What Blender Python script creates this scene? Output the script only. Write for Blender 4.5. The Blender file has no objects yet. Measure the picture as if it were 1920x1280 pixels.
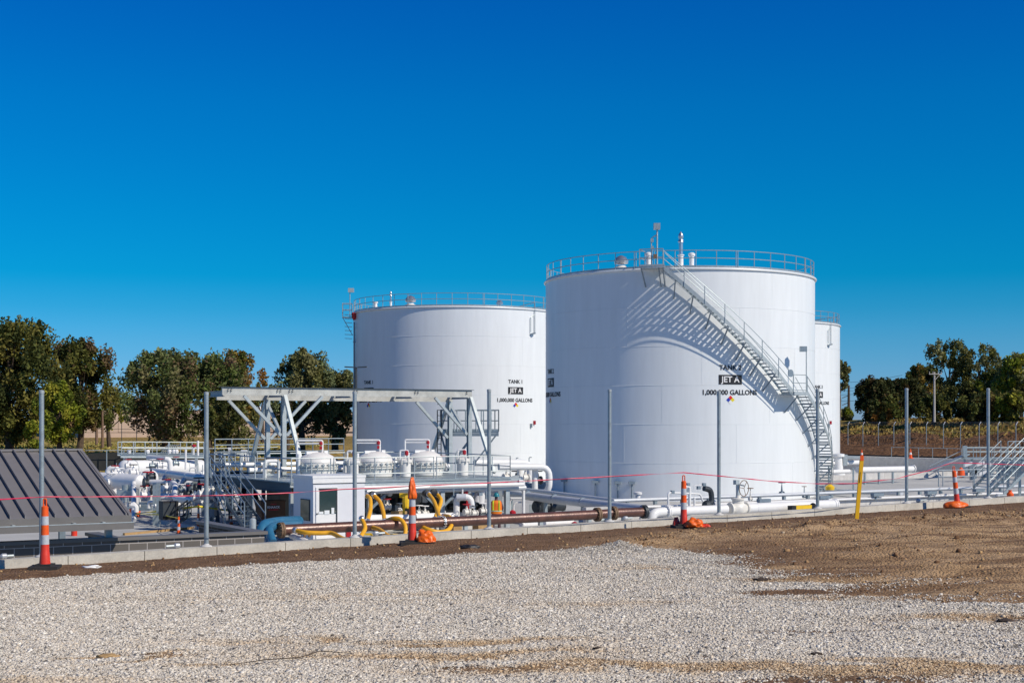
import bpy, math, random
import numpy as np
from mathutils import Vector, Matrix, noise
random.seed(7); RNG = np.random.default_rng(7)
SC = bpy.context.scene
COL = SC.collection
R = math.radians
pi = math.pi

# ---------------------------------------------------------------- camera
# The eye is the origin of the scene; +Y is the view direction, z = 0 is eye height.
cam_d = bpy.data.cameras.new('camera'); cam = bpy.data.objects.new('camera', cam_d); COL.objects.link(cam)
cam.location = (0, 0, 0); cam.rotation_euler = (R(90), 0, 0)
cam_d.sensor_width = 36; cam_d.lens = 50.0; cam_d.shift_y = 152/1920
cam_d.clip_start = 0.1; cam_d.clip_end = 3000
SC.camera = cam
F = 2667.0; HX, HY = 960.0, 792.0

# ---------------------------------------------------------------- light
SUN_AZ = (0.853, -0.521); SUN_EL = R(38)
world = bpy.data.worlds.new('World'); SC.world = world; world.use_nodes = True
nt = world.node_tree; nt.nodes.clear()
sky = nt.nodes.new('ShaderNodeTexSky'); sky.sky_type = 'NISHITA'; sky.sun_disc = False
sky.sun_elevation = SUN_EL; sky.sun_rotation = math.atan2(SUN_AZ[0], SUN_AZ[1])
sky.altitude = 300; sky.air_density = 1.0; sky.dust_density = 0.3; sky.ozone_density = 2.2
hsv = nt.nodes.new('ShaderNodeHueSaturation'); hsv.inputs['Saturation'].default_value = 1.3; hsv.inputs['Hue'].default_value = 0.495
bg = nt.nodes.new('ShaderNodeBackground'); bg.inputs['Strength'].default_value = 0.10
wo = nt.nodes.new('ShaderNodeOutputWorld')
wtc = nt.nodes.new('ShaderNodeTexCoord'); wsp = nt.nodes.new('ShaderNodeSeparateXYZ'); nt.links.new(wtc.outputs['Generated'], wsp.inputs[0])
wr = nt.nodes.new('ShaderNodeValToRGB'); nt.links.new(wsp.outputs[2], wr.inputs[0])        # clear autumn air: colour cast by height above the horizon
we = wr.color_ramp.elements
for i, (p_, c_) in enumerate([(0.0, (.36, .61, 1.36)), (.027, (.26, .60, 1.26)), (.055, (.165, .57, 1.06)), (.078, (.07, .55, .96)), (.100, (.008, .55, .92)), (.145, (.003, .565, .94)), (.217, (.002, .56, .99)), (.283, (.004, .49, 1.02)), (.42, (.01, .37, .78)), (.9, (.04, .36, .68))]):
    e_ = we[i] if i < 2 else we.new(p_)
    e_.position = p_; e_.color = (*c_, 1)
wm = nt.nodes.new('ShaderNodeMix'); wm.data_type = 'RGBA'; wm.blend_type = 'MULTIPLY'; wm.inputs[0].default_value = 1.0
nt.links.new(sky.outputs[0], hsv.inputs['Color']); nt.links.new(hsv.outputs[0], wm.inputs[6]); nt.links.new(wr.outputs[0], wm.inputs[7]); nt.links.new(wm.outputs[2], bg.inputs[0]); nt.links.new(bg.outputs[0], wo.inputs[0])
sl = bpy.data.lights.new('sun', 'SUN'); sl.energy = 4.1; sl.angle = R(0.53); sl.color = (1.0, 0.91, 0.775)
sun = bpy.data.objects.new('sun', sl); COL.objects.link(sun)
sd = Vector((SUN_AZ[0]*math.cos(SUN_EL), SUN_AZ[1]*math.cos(SUN_EL), math.sin(SUN_EL)))
sun.rotation_euler = sd.to_track_quat('Z', 'Y').to_euler(); sun.location = sd*200
SC.view_settings.view_transform = 'Standard'; SC.view_settings.look = 'None'
SC.view_settings.exposure = 0.0; SC.view_settings.gamma = 1.0

# ---------------------------------------------------------------- site frame
TH = R(31.5)
U = Vector((math.cos(TH), math.sin(TH), 0)); V = Vector((-math.sin(TH), math.cos(TH), 0))
OR = Vector((0, 26.84, 0)); FL = -4.9
def W(s, t, z=0.0): return OR + U*s + V*t + Vector((0, 0, z))
def st_of(p):
    d = Vector((p[0], p[1], 0)) - OR
    return d.dot(U), d.dot(V)
def at(px, py, Y): return Vector(((px-HX)/F*Y, Y, (HY-py)/F*Y))
def fl(px, py, z=FL): return at(px, py, -z*F/(py-HY))       # where a sight line meets the level z
def sx(px, t):                                               # s of the point on line t seen at column px
    k = (px-HX)/F; a = OR + V*t
    return (k*a.y - a.x)/(U.x - k*U.y)
def onp(px, py, t):
    p = W(sx(px, t), t, 0); p.z = (HY-py)/F*p.y; return p
def wall_top(s): return -1.98 + 0.0142*s
def sstep(a, b, x):
    k = min(1, max(0, (x-a)/(b-a))); return k*k*(3-2*k)

# ---------------------------------------------------------------- materials
M = {}
def nodes_of(m):
    m.use_nodes = True; n = m.node_tree; return n, n.nodes['Principled BSDF'], n.links
def mat(name, col, rough=0.6, metal=0.0, var=0.12, scale=3.0, bump=0.0, bscale=20.0, spec=0.5, stretch=None):
    m = bpy.data.materials.new(name); n, b, l = nodes_of(m)
    b.inputs['Roughness'].default_value = rough; b.inputs['Metallic'].default_value = metal
    b.inputs['Specular IOR Level'].default_value = spec
    tc = n.nodes.new('ShaderNodeTexCoord'); src = tc.outputs['Object']
    if stretch:
        mp = n.nodes.new('ShaderNodeMapping'); mp.inputs['Scale'].default_value = stretch
        l.new(src, mp.inputs[0]); src = mp.outputs[0]
    nz = n.nodes.new('ShaderNodeTexNoise'); nz.inputs['Scale'].default_value = scale
    nz.inputs['Detail'].default_value = 6; nz.inputs['Roughness'].default_value = 0.65
    l.new(src, nz.inputs['Vector'])
    cr = n.nodes.new('ShaderNodeValToRGB'); l.new(nz.outputs['Fac'], cr.inputs[0])
    c = Vector(col); lo = c*(1-var); hi = c*(1+var)
    cr.color_ramp.elements[0].position = 0.3; cr.color_ramp.elements[1].position = 0.7
    cr.color_ramp.elements[0].color = (*lo, 1); cr.color_ramp.elements[1].color = (*[min(1, x) for x in hi], 1)
    l.new(cr.outputs[0], b.inputs['Base Color'])
    if bump > 0:
        nb = n.nodes.new('ShaderNodeTexNoise'); nb.inputs['Scale'].default_value = bscale; nb.inputs['Detail'].default_value = 5
        l.new(src, nb.inputs['Vector'])
        bp = n.nodes.new('ShaderNodeBump'); bp.inputs['Strength'].default_value = bump; bp.inputs['Distance'].default_value = 0.02
        l.new(nb.outputs['Fac'], bp.inputs['Height']); l.new(bp.outputs[0], b.inputs['Normal'])
    M[name] = m; return m
def M_attr(name, attr='col', rough=0.9, spec=0.25, trans=0.0):
    m = bpy.data.materials.new(name); n, b, l = nodes_of(m)
    a = n.nodes.new('ShaderNodeAttribute'); a.attribute_name = attr
    l.new(a.outputs['Color'], b.inputs['Base Color']); b.inputs['Roughness'].default_value = rough
    b.inputs['Specular IOR Level'].default_value = spec
    if trans > 0:
        tr = n.nodes.new('ShaderNodeBsdfTranslucent'); l.new(a.outputs['Color'], tr.inputs[0])
        mx = n.nodes.new('ShaderNodeMixShader'); mx.inputs[0].default_value = trans
        l.new(b.outputs[0], mx.inputs[1]); l.new(tr.outputs[0], mx.inputs[2])
        l.new(mx.outputs[0], n.nodes['Material Output'].inputs[0])
    M[name] = m; return m
mat('tank_white', (0.765, 0.795, 0.805), 0.38, 0, 0.045, 0.6, 0.25, 0.35, 0.5, (3.0, 3.0, 0.35))
mat('white', (0.80, 0.80, 0.79), 0.35, 0, 0.05, 3)
mat('cabin_white', (0.72, 0.73, 0.76), 0.4, 0, 0.03, 2)
mat('cabin_side', (0.70, 0.71, 0.74), 0.4, 0, 0.03, 2)
mat('galv', (0.36, 0.42, 0.44), 0.42, 0.45, 0.2, 9, 0.1, 40)
mat('galv_light', (0.44, 0.49, 0.50), 0.45, 0.3, 0.15, 5, 0.1, 30)
mat('galv_worn', (0.47, 0.475, 0.44), 0.55, 0.2, 0.22, 2.2, 0.1, 30)
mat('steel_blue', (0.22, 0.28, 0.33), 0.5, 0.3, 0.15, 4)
mat('stainless', (0.62, 0.64, 0.66), 0.28, 0.8, 0.08, 6)
mat('silver_pipe', (0.60, 0.63, 0.66), 0.42, 0.15, 0.08, 4)
mat('rust_pipe', (0.13, 0.058, 0.042), 0.36, 0.25, 0.45, 2.6, 0.3, 18, 0.8)
mat('rust_flange', (0.20, 0.13, 0.08), 0.7, 0.3, 0.4, 14, 0.4, 40)
mat('dark_steel', (0.05, 0.06, 0.07), 0.5, 0.4, 0.2, 5)
mat('galv_shaded', (0.07, 0.10, 0.13), 0.5, 0.3, 0.15, 4)  # galvanized steel with its shade painted into the base colour
mat('black', (0.012, 0.013, 0.015), 0.6, 0, 0.2, 6)
mat('rubber', (0.03, 0.028, 0.027), 0.85, 0, 0.3, 14, 0.3, 60)
mat('roof_metal', (0.225, 0.215, 0.215), 0.5, 0.2, 0.06, 3)
mat('coping', (0.17, 0.16, 0.15), 0.5, 0.1, 0.08, 3)
mat('red', (0.42, 0.015, 0.025), 0.4, 0, 0.1, 4)
mat('tape_red', (0.62, 0.03, 0.09), 0.35, 0, 0.25, 9)
mat('tape_yellow', (0.75, 0.60, 0.03), 0.35, 0, 0.15, 9)
mat('cone_orange', (0.86, 0.11, 0.010), 0.42, 0, 0.12, 7, 0.05, 30)
mat('cone_red', (0.70, 0.045, 0.02), 0.4, 0, 0.12, 7, 0.05, 30)
mat('reflective', (0.58, 0.60, 0.63), 0.3, 0.2, 0.12, 25)
mat('bag_orange', (0.85, 0.14, 0.01), 0.4, 0, 0.15, 8, 0.6, 9)
mat('bag_red', (0.72, 0.05, 0.02), 0.4, 0, 0.15, 8, 0.6, 9)
mat('yellow', (0.78, 0.50, 0.02), 0.4, 0, 0.1, 5)
mat('hose', (0.80, 0.40, 0.02), 0.45, 0, 0.12, 5)
mat('marker', (0.85, 0.48, 0.01), 0.4, 0, 0.08, 5)
mat('blue_pipe', (0.03, 0.15, 0.27), 0.4, 0, 0.15, 4)
mat('job_box', (0.10, 0.045, 0.02), 0.5, 0.2, 0.15, 4)
mat('lime', (0.55, 0.68, 0.03), 0.5, 0, 0.1, 5)
mat('vest', (0.85, 0.19, 0.01), 0.6, 0, 0.15, 9)
mat('helmet', (0.02, 0.20, 0.24), 0.3, 0, 0.05, 5)
mat('shirt', (0.10, 0.06, 0.07), 0.9, 0, 0.2, 8)
mat('jeans', (0.03, 0.04, 0.08), 0.9, 0, 0.25, 8)
mat('skin', (0.40, 0.22, 0.15), 0.6, 0, 0.05, 5)
mat('letter_black', (0.012, 0.013, 0.016), 0.5, 0, 0.05, 5)
mat('letter_white', (0.8, 0.8, 0.8), 0.5, 0, 0.02, 5)
mat('sign_blue', (0.01, 0.04, 0.42), 0.5, 0, 0.02, 5)
mat('sign_red', (0.7, 0.01, 0.01), 0.5, 0, 0.02, 5)
mat('sign_yellow', (0.75, 0.62, 0.01), 0.5, 0, 0.02, 5)
mat('glass', (0.03, 0.055, 0.055), 0.08, 0, 0.1, 2, spec=1.0)
mat('glass_warm', (0.16, 0.15, 0.08), 0.15, 0, 0.3, 3, spec=1.0)
mat('wood', (0.42, 0.27, 0.12), 0.8, 0, 0.2, 5)
mat('pole_wood', (0.20, 0.13, 0.09), 0.9, 0, 0.25, 5)
mat('pole_pale', (0.50, 0.47, 0.42), 0.9, 0, 0.2, 5)
mat('bark', (0.09, 0.065, 0.045), 0.95, 0, 0.35, 4, 0.6, 9)
mat('tan_wall', (0.50, 0.375, 0.285), 0.9, 0, 0.07, 1.0)
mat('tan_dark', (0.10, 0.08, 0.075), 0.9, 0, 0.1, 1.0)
mat('fabric_dark', (0.035, 0.035, 0.03), 0.9, 0, 0.35, 0.8, 0.5, 2)
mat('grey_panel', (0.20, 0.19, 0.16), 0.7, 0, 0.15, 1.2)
mat('bolt_white', (0.74, 0.72, 0.66), 0.4, 0, 0.1, 4)
mat('vessel', (0.78, 0.76, 0.72), 0.35, 0, 0.04, 2)
mat('burnt', (0.05, 0.035, 0.028), 0.95, 0, 0.4, 30, 0.5, 60)
mat('crumpled', (0.03, 0.03, 0.032), 0.5, 0, 0.3, 8)
mat('tube_cap', (0.45, 0.47, 0.5), 0.4, 0.3, 0.1, 6)

def concrete(name, col, joint_every=None, stain=0.25, scale=1.6):
    m = bpy.data.materials.new(name); n, b, l = nodes_of(m)
    tc = n.nodes.new('ShaderNodeTexCoord')
    n1 = n.nodes.new('ShaderNodeTexNoise'); n1.inputs['Scale'].default_value = scale; n1.inputs['Detail'].default_value = 9; n1.inputs['Roughness'].default_value = .7
    n2 = n.nodes.new('ShaderNodeTexNoise'); n2.inputs['Scale'].default_value = 30; n2.inputs['Detail'].default_value = 4
    l.new(tc.outputs['Object'], n1.inputs['Vector']); l.new(tc.outputs['Object'], n2.inputs['Vector'])
    cr = n.nodes.new('ShaderNodeValToRGB'); l.new(n1.outputs['Fac'], cr.inputs[0]); c = Vector(col)
    cr.color_ramp.elements[0].position = .32; cr.color_ramp.elements[1].position = .68
    cr.color_ramp.elements[0].color = (*(c*(1-stain)), 1); cr.color_ramp.elements[1].color = (*(c*1.12), 1)
    mx = n.nodes.new('ShaderNodeMix'); mx.data_type = 'RGBA'; mx.blend_type = 'MULTIPLY'; mx.inputs[0].default_value = .35
    l.new(cr.outputs[0], mx.inputs[6]); l.new(n2.outputs['Fac'], mx.inputs[7]); l.new(mx.outputs[2], b.inputs['Base Color'])
    b.inputs['Roughness'].default_value = .88
    bp = n.nodes.new('ShaderNodeBump'); bp.inputs['Strength'].default_value = .35; bp.inputs['Distance'].default_value = .01
    l.new(n2.outputs['Fac'], bp.inputs['Height']); l.new(bp.outputs[0], b.inputs['Normal'])
    M[name] = m
concrete('concrete', (0.70, 0.66, 0.57))
concrete('concrete_wall', (0.66, 0.65, 0.63), stain=.12)
concrete('concrete_floor', (0.52, 0.49, 0.45), stain=.3, scale=.4)
def block_mat():
    m = bpy.data.materials.new('cmu'); n, b, l = nodes_of(m)
    tc = n.nodes.new('ShaderNodeUVMap')
    br = n.nodes.new('ShaderNodeTexBrick'); br.offset = .5
    br.inputs['Scale'].default_value = 1; br.inputs['Brick Width'].default_value = .406; br.inputs['Row Height'].default_value = .203
    br.inputs['Mortar Size'].default_value = .008; br.inputs['Color1'].default_value = (.115, .105, .093, 1); br.inputs['Color2'].default_value = (.135, .122, .108, 1)
    br.inputs['Mortar'].default_value = (.45, .42, .40, 1); br.inputs['Bias'].default_value = 0; br.inputs['Mortar Smooth'].default_value = .1
    l.new(tc.outputs[0], br.inputs['Vector']); l.new(br.outputs[0], b.inputs['Base Color']); b.inputs['Roughness'].default_value = .9
    bp = n.nodes.new('ShaderNodeBump'); bp.inputs['Strength'].default_value = .5; bp.invert = True; bp.inputs['Distance'].default_value = .01
    l.new(br.outputs['Fac'], bp.inputs['Height']); l.new(bp.outputs[0], b.inputs['Normal'])
    M['cmu'] = m
block_mat()

# ---------------------------------------------------------------- mesh helpers
ORG = {}          # world origin of every object that others are parented to
class MB:
    def __init__(s): s.v = []; s.f = []; s.ps = []
    def add(s, vs, fs):
        s.ps.append((len(s.v), len(s.f))); b = len(s.v); s.v += [tuple(x) for x in vs]; s.f += [tuple(i+b for i in f) for f in fs]; return s
    def obox(s, c, ax, ay, az):          # centre and three half-axis vectors
        c = Vector(c); vs = []
        for k in ((-1,-1,-1),(1,-1,-1),(1,1,-1),(-1,1,-1),(-1,-1,1),(1,-1,1),(1,1,1),(-1,1,1)):
            vs.append(c + ax*k[0] + ay*k[1] + az*k[2])
        return s.add(vs, [(0,3,2,1),(4,5,6,7),(0,1,5,4),(1,2,6,5),(2,3,7,6),(3,0,4,7)])
    def sbox(s, s0, s1, t0, t1, z0, z1):  # box in the site frame
        return s.obox(W((s0+s1)/2, (t0+t1)/2, (z0+z1)/2), U*(abs(s1-s0)/2), V*(abs(t1-t0)/2), Vector((0,0,abs(z1-z0)/2)))
    def beam(s, a, b, w, h, up=Vector((0,0,1))):
        a = Vector(a); b = Vector(b); d = (b-a); L = d.length; d.normalize()
        x = d.cross(up)
        if x.length < 1e-4: x = d.cross(Vector((0,1,0)))
        x.normalize(); y = x.cross(d)
        return s.obox((a+b)/2, d*(L/2), x*(w/2), y*(h/2))
    def ibeam(s, a, b, w, h, tf=0.03, up=Vector((0,0,1))):
        a = Vector(a); b = Vector(b); d = (b-a).normalized(); x = d.cross(up)
        if x.length < 1e-4: x = d.cross(Vector((0,1,0)))
        x.normalize(); y = x.cross(d)
        s.beam(a, b, tf, h-2*tf-.002, up)
        for k in (-1, 1): s.beam(a+y*k*(h/2-tf/2), b+y*k*(h/2-tf/2), w, tf, up)
        return s
    def tube(s, pts, r, n=10, cap=True, closed=False):
        pts = [Vector(p) for p in pts]; N = len(pts); s.ps.append((len(s.v), len(s.f)))
        rr = r if hasattr(r, '__len__') else [r]*N
        def tan(i):
            if closed: d = pts[(i+1) % N]-pts[i-1]
            else: d = pts[min(i+1, N-1)]-pts[max(i-1, 0)]
            return d.normalized() if d.length > 1e-9 else Vector((0,0,1))
        t0 = tan(0); nx = t0.cross(Vector((0,0,1)))
        if nx.length < 1e-3: nx = t0.cross(Vector((1,0,0)))
        nx.normalize(); base = len(s.v)
        for i in range(N):
            t = tan(i); nx = nx - t*nx.dot(t)
            if nx.length < 1e-5: nx = t.orthogonal()
            nx.normalize(); ny = t.cross(nx)
            for k in range(n):
                a = 2*pi*k/n; s.v.append(tuple(pts[i] + (nx*math.cos(a)+ny*math.sin(a))*rr[i]))
        for i in range(N if closed else N-1):
            j = (i+1) % N
            for k in range(n):
                k2 = (k+1) % n
                s.f.append((base+i*n+k, base+i*n+k2, base+j*n+k2, base+j*n+k))
        if cap and not closed:
            s.f.append(tuple(base+k for k in range(n))[::-1]); s.f.append(tuple(base+(N-1)*n+k for k in range(n)))
        return s
    def pipe(s, pts, r, bend=None, n=10, cap=True):
        pts = [Vector(p) for p in pts]; bend = bend or r*3.0; out = [pts[0]]
        for i in range(1, len(pts)-1):
            a, p, b = pts[i-1], pts[i], pts[i+1]; d1 = (a-p); d2 = (b-p); L = min(bend, d1.length*.49, d2.length*.49)
            p1 = p+d1.normalized()*L; p2 = p+d2.normalized()*L
            for k in range(6):
                q = k/5; out.append(p1*(1-q)**2 + p*2*q*(1-q) + p2*q*q)
        out.append(pts[-1]); return s.tube(out, r, n, cap)
    def lathe(s, c, prof, n=24, axis=Vector((0,0,1)), cap=True):   # prof: (radius, distance along axis)
        s.ps.append((len(s.v), len(s.f))); c = Vector(c); ax = axis.normalized(); x = ax.orthogonal().normalized(); y = ax.cross(x); base = len(s.v)
        for (r, h) in prof:
            for k in range(n):
                a = 2*pi*k/n; s.v.append(tuple(c + ax*h + (x*math.cos(a)+y*math.sin(a))*r))
        for i in range(len(prof)-1):
            for k in range(n):
                k2 = (k+1) % n; s.f.append((base+i*n+k, base+i*n+k2, base+(i+1)*n+k2, base+(i+1)*n+k))
        if cap:
            s.f.append(tuple(base+k for k in range(n))[::-1]); s.f.append(tuple(base+(len(prof)-1)*n+k for k in range(n)))
        return s
    def flange(s, c, axis, r, th, bolts=0, br=0.018):
        s.lathe(Vector(c)-axis.normalized()*th/2, [(r, 0), (r, th)], 20, axis)
        ax = axis.normalized(); x = ax.orthogonal().normalized(); y = ax.cross(x)
        for k in range(bolts):
            a = 2*pi*k/bolts; q = Vector(c)+(x*math.cos(a)+y*math.sin(a))*r*.86
            s.tube([q-ax*(th*.5+.035), q+ax*(th*.5+.035)], br, 6)
        return s
    def rail(s, pts, h=1.07, r=.024, posts=True, mids=(.55,), toe=False, closed=False, n=6):
        pts = [Vector(p) for p in pts]; up = Vector((0,0,1))
        for k in (h,)+tuple(mids): s.tube([p+up*k for p in pts], r, n, closed=closed)
        if posts:
            for p in pts: s.tube([p, p+up*h], r, n)
        if toe:
            for a, b in zip(pts, pts[1:]): s.beam(a+up*.06, b+up*.06, .012, .12)
        return s
    def build(s, name, m, parent=None, smooth=True, angle=35):
        me = bpy.data.meshes.new(name)
        o = ORG.get(parent.name, Vector((0,0,0))) if parent else Vector((0,0,0))
        v = np.array(s.v, dtype=np.float64) - np.array(o)
        me.from_pydata(v.tolist(), [], s.f)
        me.materials.append(M[m] if isinstance(m, str) else m)
        if smooth:
            me.polygons.foreach_set('use_smooth', [True]*len(me.polygons)); me.set_sharp_from_angle(angle=R(angle))
        me.update()
        ob = bpy.data.objects.new(name, me); COL.objects.link(ob)
        if parent: ob.parent = parent
        ORG[ob.name] = o
        return ob
def build_each(m, name, mt, parent=None, k=1, **kw):      # every k primitives become one object
    ps = m.ps+[(len(m.v), len(m.f))]; out = []
    for i in range(0, len(m.ps), k):
        (v0, f0), (v1, f1) = ps[i], ps[min(i+k, len(m.ps))]; q = MB(); q.v = m.v[v0:v1]; q.f = [tuple(x-v0 for x in f) for f in m.f[f0:f1]]
        out.append(q.build(name, mt, parent, **kw))
    return out
def tag(o, label=None, cat=None, group=None, kind=None):
    if label: o['label'] = label
    if cat: o['category'] = cat
    if group: o['group'] = group
    if kind: o['kind'] = kind
    return o
def thing(name, label, cat, loc=(0,0,0), group=None):
    o = bpy.data.objects.new(name, None); COL.objects.link(o); o.location = loc; o.empty_display_size = .2
    ORG[o.name] = Vector(loc); return tag(o, label, cat, group)
def copy_tree(o, loc=None, parent=None, label=None):
    c = o.copy(); COL.objects.link(c); c.parent = parent
    if loc is not None: c.location = loc
    if label: c['label'] = label
    for ch in list(o.children): copy_tree(ch, None, c)
    ORG[c.name] = ORG.get(o.name, Vector((0,0,0))) if loc is None else Vector(loc)
    return c
def fast_mesh(name, verts, quads, m, colors=None, parent=None, tri=False):
    me = bpy.data.meshes.new(name); nv = len(verts); nf = len(quads); k = quads.shape[1]
    me.vertices.add(nv); me.vertices.foreach_set('co', verts.astype(np.float32).ravel())
    me.loops.add(nf*k); me.loops.foreach_set('vertex_index', quads.astype(np.int32).ravel())
    me.polygons.add(nf); me.polygons.foreach_set('loop_start', np.arange(0, nf*k, k, dtype=np.int32))
    if colors is not None:
        at_ = me.color_attributes.new('col', 'FLOAT_COLOR', 'POINT')
        c = np.ones((nv, 4), np.float32); c[:, :3] = colors; at_.data.foreach_set('color', c.ravel())
    me.update(calc_edges=True); me.validate()
    me.materials.append(M[m]); ob = bpy.data.objects.new(name, me); COL.objects.link(ob)
    if parent: ob.parent = parent
    return ob
_DG = None
def text_geo(body, cap, bold=0.0):          # flat lettering in x,y, centred, cap height in metres
    cu = bpy.data.curves.new('lettering', 'FONT'); cu.body = body; cu.align_x = 'CENTER'; cu.align_y = 'CENTER'
    cu.size = cap/0.72; cu.offset = bold; cu.resolution_u = 3
    ob = bpy.data.objects.new('lettering', cu); COL.objects.link(ob)
    me = ob.to_mesh()
    vs = [v.co.copy() for v in me.vertices]; fs = [tuple(p.vertices) for p in me.polygons]
    ob.to_mesh_clear(); bpy.data.objects.remove(ob); bpy.data.curves.remove(cu)
    return vs, fs
# ---------------------------------------------------------------- ground outside the wall
def axis_vals(parts):
    out = []
    for a, b, d in parts: out += list(np.arange(a, b-1e-6, d))
    out.append(parts[-1][1]); return np.array(out)
BND = [(-60, 12), (-20, 15.2), (-12, 17.2), (-7.06, 19.6), (-4.4, 21), (-2.94, 21.8), (0, 22.8), (1.76, 23.3), (3.0, 22.4), (3.97, 21.6), (5.63, 20.0), (6.3, 18), (6.6, 14), (7.5, 9), (9, 0), (60, -40)]
RIDGE = [at(1165, 1035, 23.2), at(1330, 1003, 25.6), at(1480, 1000, 26.0), at(1625, 972, 27.5), at(1800, 965, 28.5), at(2000, 955, 29.5)]
def seg_dist(x, y, pts):
    d = np.full(x.shape, 1e9)
    for a, b in zip(pts, pts[1:]):
        ax, ay, bx, by = a[0], a[1], b[0], b[1]; L2 = (bx-ax)**2+(by-ay)**2
        k = np.clip(((x-ax)*(bx-ax)+(y-ay)*(by-ay))/L2, 0, 1)
        d = np.minimum(d, np.hypot(x-ax-k*(bx-ax), y-ay-k*(by-ay)))
    return d
def npnoise(x, y, sc, seed=0, octv=3):
    """smooth value noise on arrays"""
    tot = np.zeros(x.shape); amp = 1; norm = 0
    for o in range(octv):
        xs = x*sc+seed*17.3+o*5.1; ys = y*sc+seed*9.7+o*3.3
        xi = np.floor(xs).astype(np.int64); yi = np.floor(ys).astype(np.int64); fx = xs-xi; fy = ys-yi
        fx = fx*fx*(3-2*fx); fy = fy*fy*(3-2*fy)
        def h(a, b):
            q = (a*374761393 + b*668265263 + (seed+o)*1442695) & 0x7fffffff
            q = ((q ^ (q >> 13))*1274126177) & 0x7fffffff
            return (q & 0xffff)/65535.0
        v = (h(xi, yi)*(1-fx)+h(xi+1, yi)*fx)*(1-fy) + (h(xi, yi+1)*(1-fx)+h(xi+1, yi+1)*fx)*fy
        tot += v*amp; norm += amp; amp *= .5; sc *= 2.1
    return tot/norm
def gravel_mask(x, y):                        # 1 = gravel, 0 = bare soil
    bx = np.array([p[0] for p in BND[:11]]); by = np.array([p[1] for p in BND[:11]])
    d1 = np.interp(x, bx, by) - y
    # right-hand limit of the gravel
    lim = np.interp(y, [9, 14, 16, 18, 19.5, 20.5], [5.2, 5.6, 5.7, 5.4, 5.0, 4.2])
    d2 = (lim - x)*1.3
    w = (npnoise(x, y, .8, 3)-.5)*1.6
    w2 = (npnoise(x*.30, y, .8, 5)-.5)*9.0
    soft = np.interp(x, [-2, 1.5, 3.5], [.35, .5, 1.3])
    g = np.clip((d1 + w*.45 + w2*.06*(x > 2))/soft+.5, 0, 1)*np.clip((d2+w2*.5+w)/4.2+.5, 0, 1)
    mm = np.clip((x-2.0)/2.5, 0, 1)*np.clip((y-15.0)/3.0, 0, 1)
    g = g*(1-mm*np.clip(npnoise(x*.4, y, 1.1, 61)*2.0-.35, 0, 1))
    # sandy streaks where the gravel has thinned
    st = npnoise(x*.45, y*1.3, .8, 11, 3)
    near = np.clip((15.6-y)/2.5, 0, 1)
    g = g*(1-np.clip((st-.60)/.1, 0, 1)*np.clip(near*1.1, 0, .9))
    pt = 0*np.exp(-(((x-.4)/2.1)**2+((y-12.75)/.30)**2)) + .9*np.exp(-(((x+3.3)/.5)**2+((y-13.35)/.08)**2)) + .8*np.exp(-(((x-2.4)/1.6)**2+((y-11.6)/.3)**2)) + .9*np.exp(-(((x-4.2)/1.3)**2+((y-17.3)/.25)**2))
    return np.clip(g - pt*1.1*(.5+npnoise(x, y, 3, 8)), 0, 1)
SAND = [(-1.2, 13.9, 1.5, .36, 1.2), (-.63, 13.15, 1.4, .26, 1), (1.0, 12.45, 1.7, .26, 1.2), (4.25, 18.4, 1.5, .45, 1.2), (3.6, 12.25, 2.2, .40, 1.4), (5.0, 15.0, 1.0, .35, .9), (4.6, 16.6, 1.2, .3, .8), (3.2, 20.2, 1.6, .3, 1.0), (-3.75, 13.45, .28, .06, 1.3), (-3.2, 13.0, .35, .06, 1.2), (-2.75, 12.75, .4, .07, 1.3), (-2.95, 13.25, .12, .1, 1.1), (2.0, 20.6, .5, .1, .8), (-4.6, 12.2, 1.5, .5, .5), (5.5, 17.0, 1.0, .6, .7), (.9, 16.4, 2.2, .3, .45), (-2.5, 17.5, 2.5, .5, .35)]
def sand_mask(x, y):
    q = 0; x = x+(npnoise(x, y, 1.1, 51)-.5)*1.2; y = y+(npnoise(x, y, .9, 52)-.5)*.7+(npnoise(x, y, 3.5, 53)-.5)*.25
    for (a, b, rx, ry, k) in SAND: q = q + k*np.exp(-(((x-a)/rx)**2+((y-b)/ry)**2))
    k = npnoise(x*.55, y*2.0, 1.6, 8, 4)
    return np.clip(q*1.3*np.clip((k-.34)/.22, 0, 1.1), 0, 1)*(.6+.5*npnoise(x, y, 7, 55))
def lot_z(s, t, x, y):
    z = -1.98 + .0142*np.clip(s, -60, 60) - .165
    z = z + .10*(1-np.exp(np.minimum(t, 0)/.8)) * 1.0
    d = -t
    soil = 1-gravel_mask(x, y)
    z = z + (npnoise(x, y, 1.6, 1)-.5)*.05*np.clip(d*1.5, 0.3, 1)
    z = z + soil*((npnoise(x, y, 5, 2)-.5)*.05 + (npnoise(x, y, 14, 21)-.5)*.03)*np.clip(d*2, .25, 1)
    rd = seg_dist(x, y, RIDGE)
    rg = np.exp(-(rd/.7)**2)
    z = z + rg*(.05 + (npnoise(x, y, 3, 9)-.4)*.16 + (npnoise(x, y, 11, 10)-.5)*.10)
    # wheel ruts across the bare soil at the right
    q = np.clip((x-2.5)/3, 0, 1)*soil*np.clip((d-2.5)/1.5, 0, 1)
    rut = npnoise(x*.22, y+x*.12, 3.2, 33, 2)
    z = z + q*(rut-.5)*.20
    z = np.maximum(z, -1.98+.0142*s-.19)
    z = z + .012*npnoise(x, y, 22, 4)
    return z
sa = axis_vals([(-400, -60, 20), (-60, -26, 2), (-26, 22, .11), (22, 60, 2), (60, 400, 20)])
ta = axis_vals([(-400, -60, 20), (-60, -24, 2), (-24, -.13, .11)])
SS, TT = np.meshgrid(sa, ta, indexing='ij')
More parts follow.
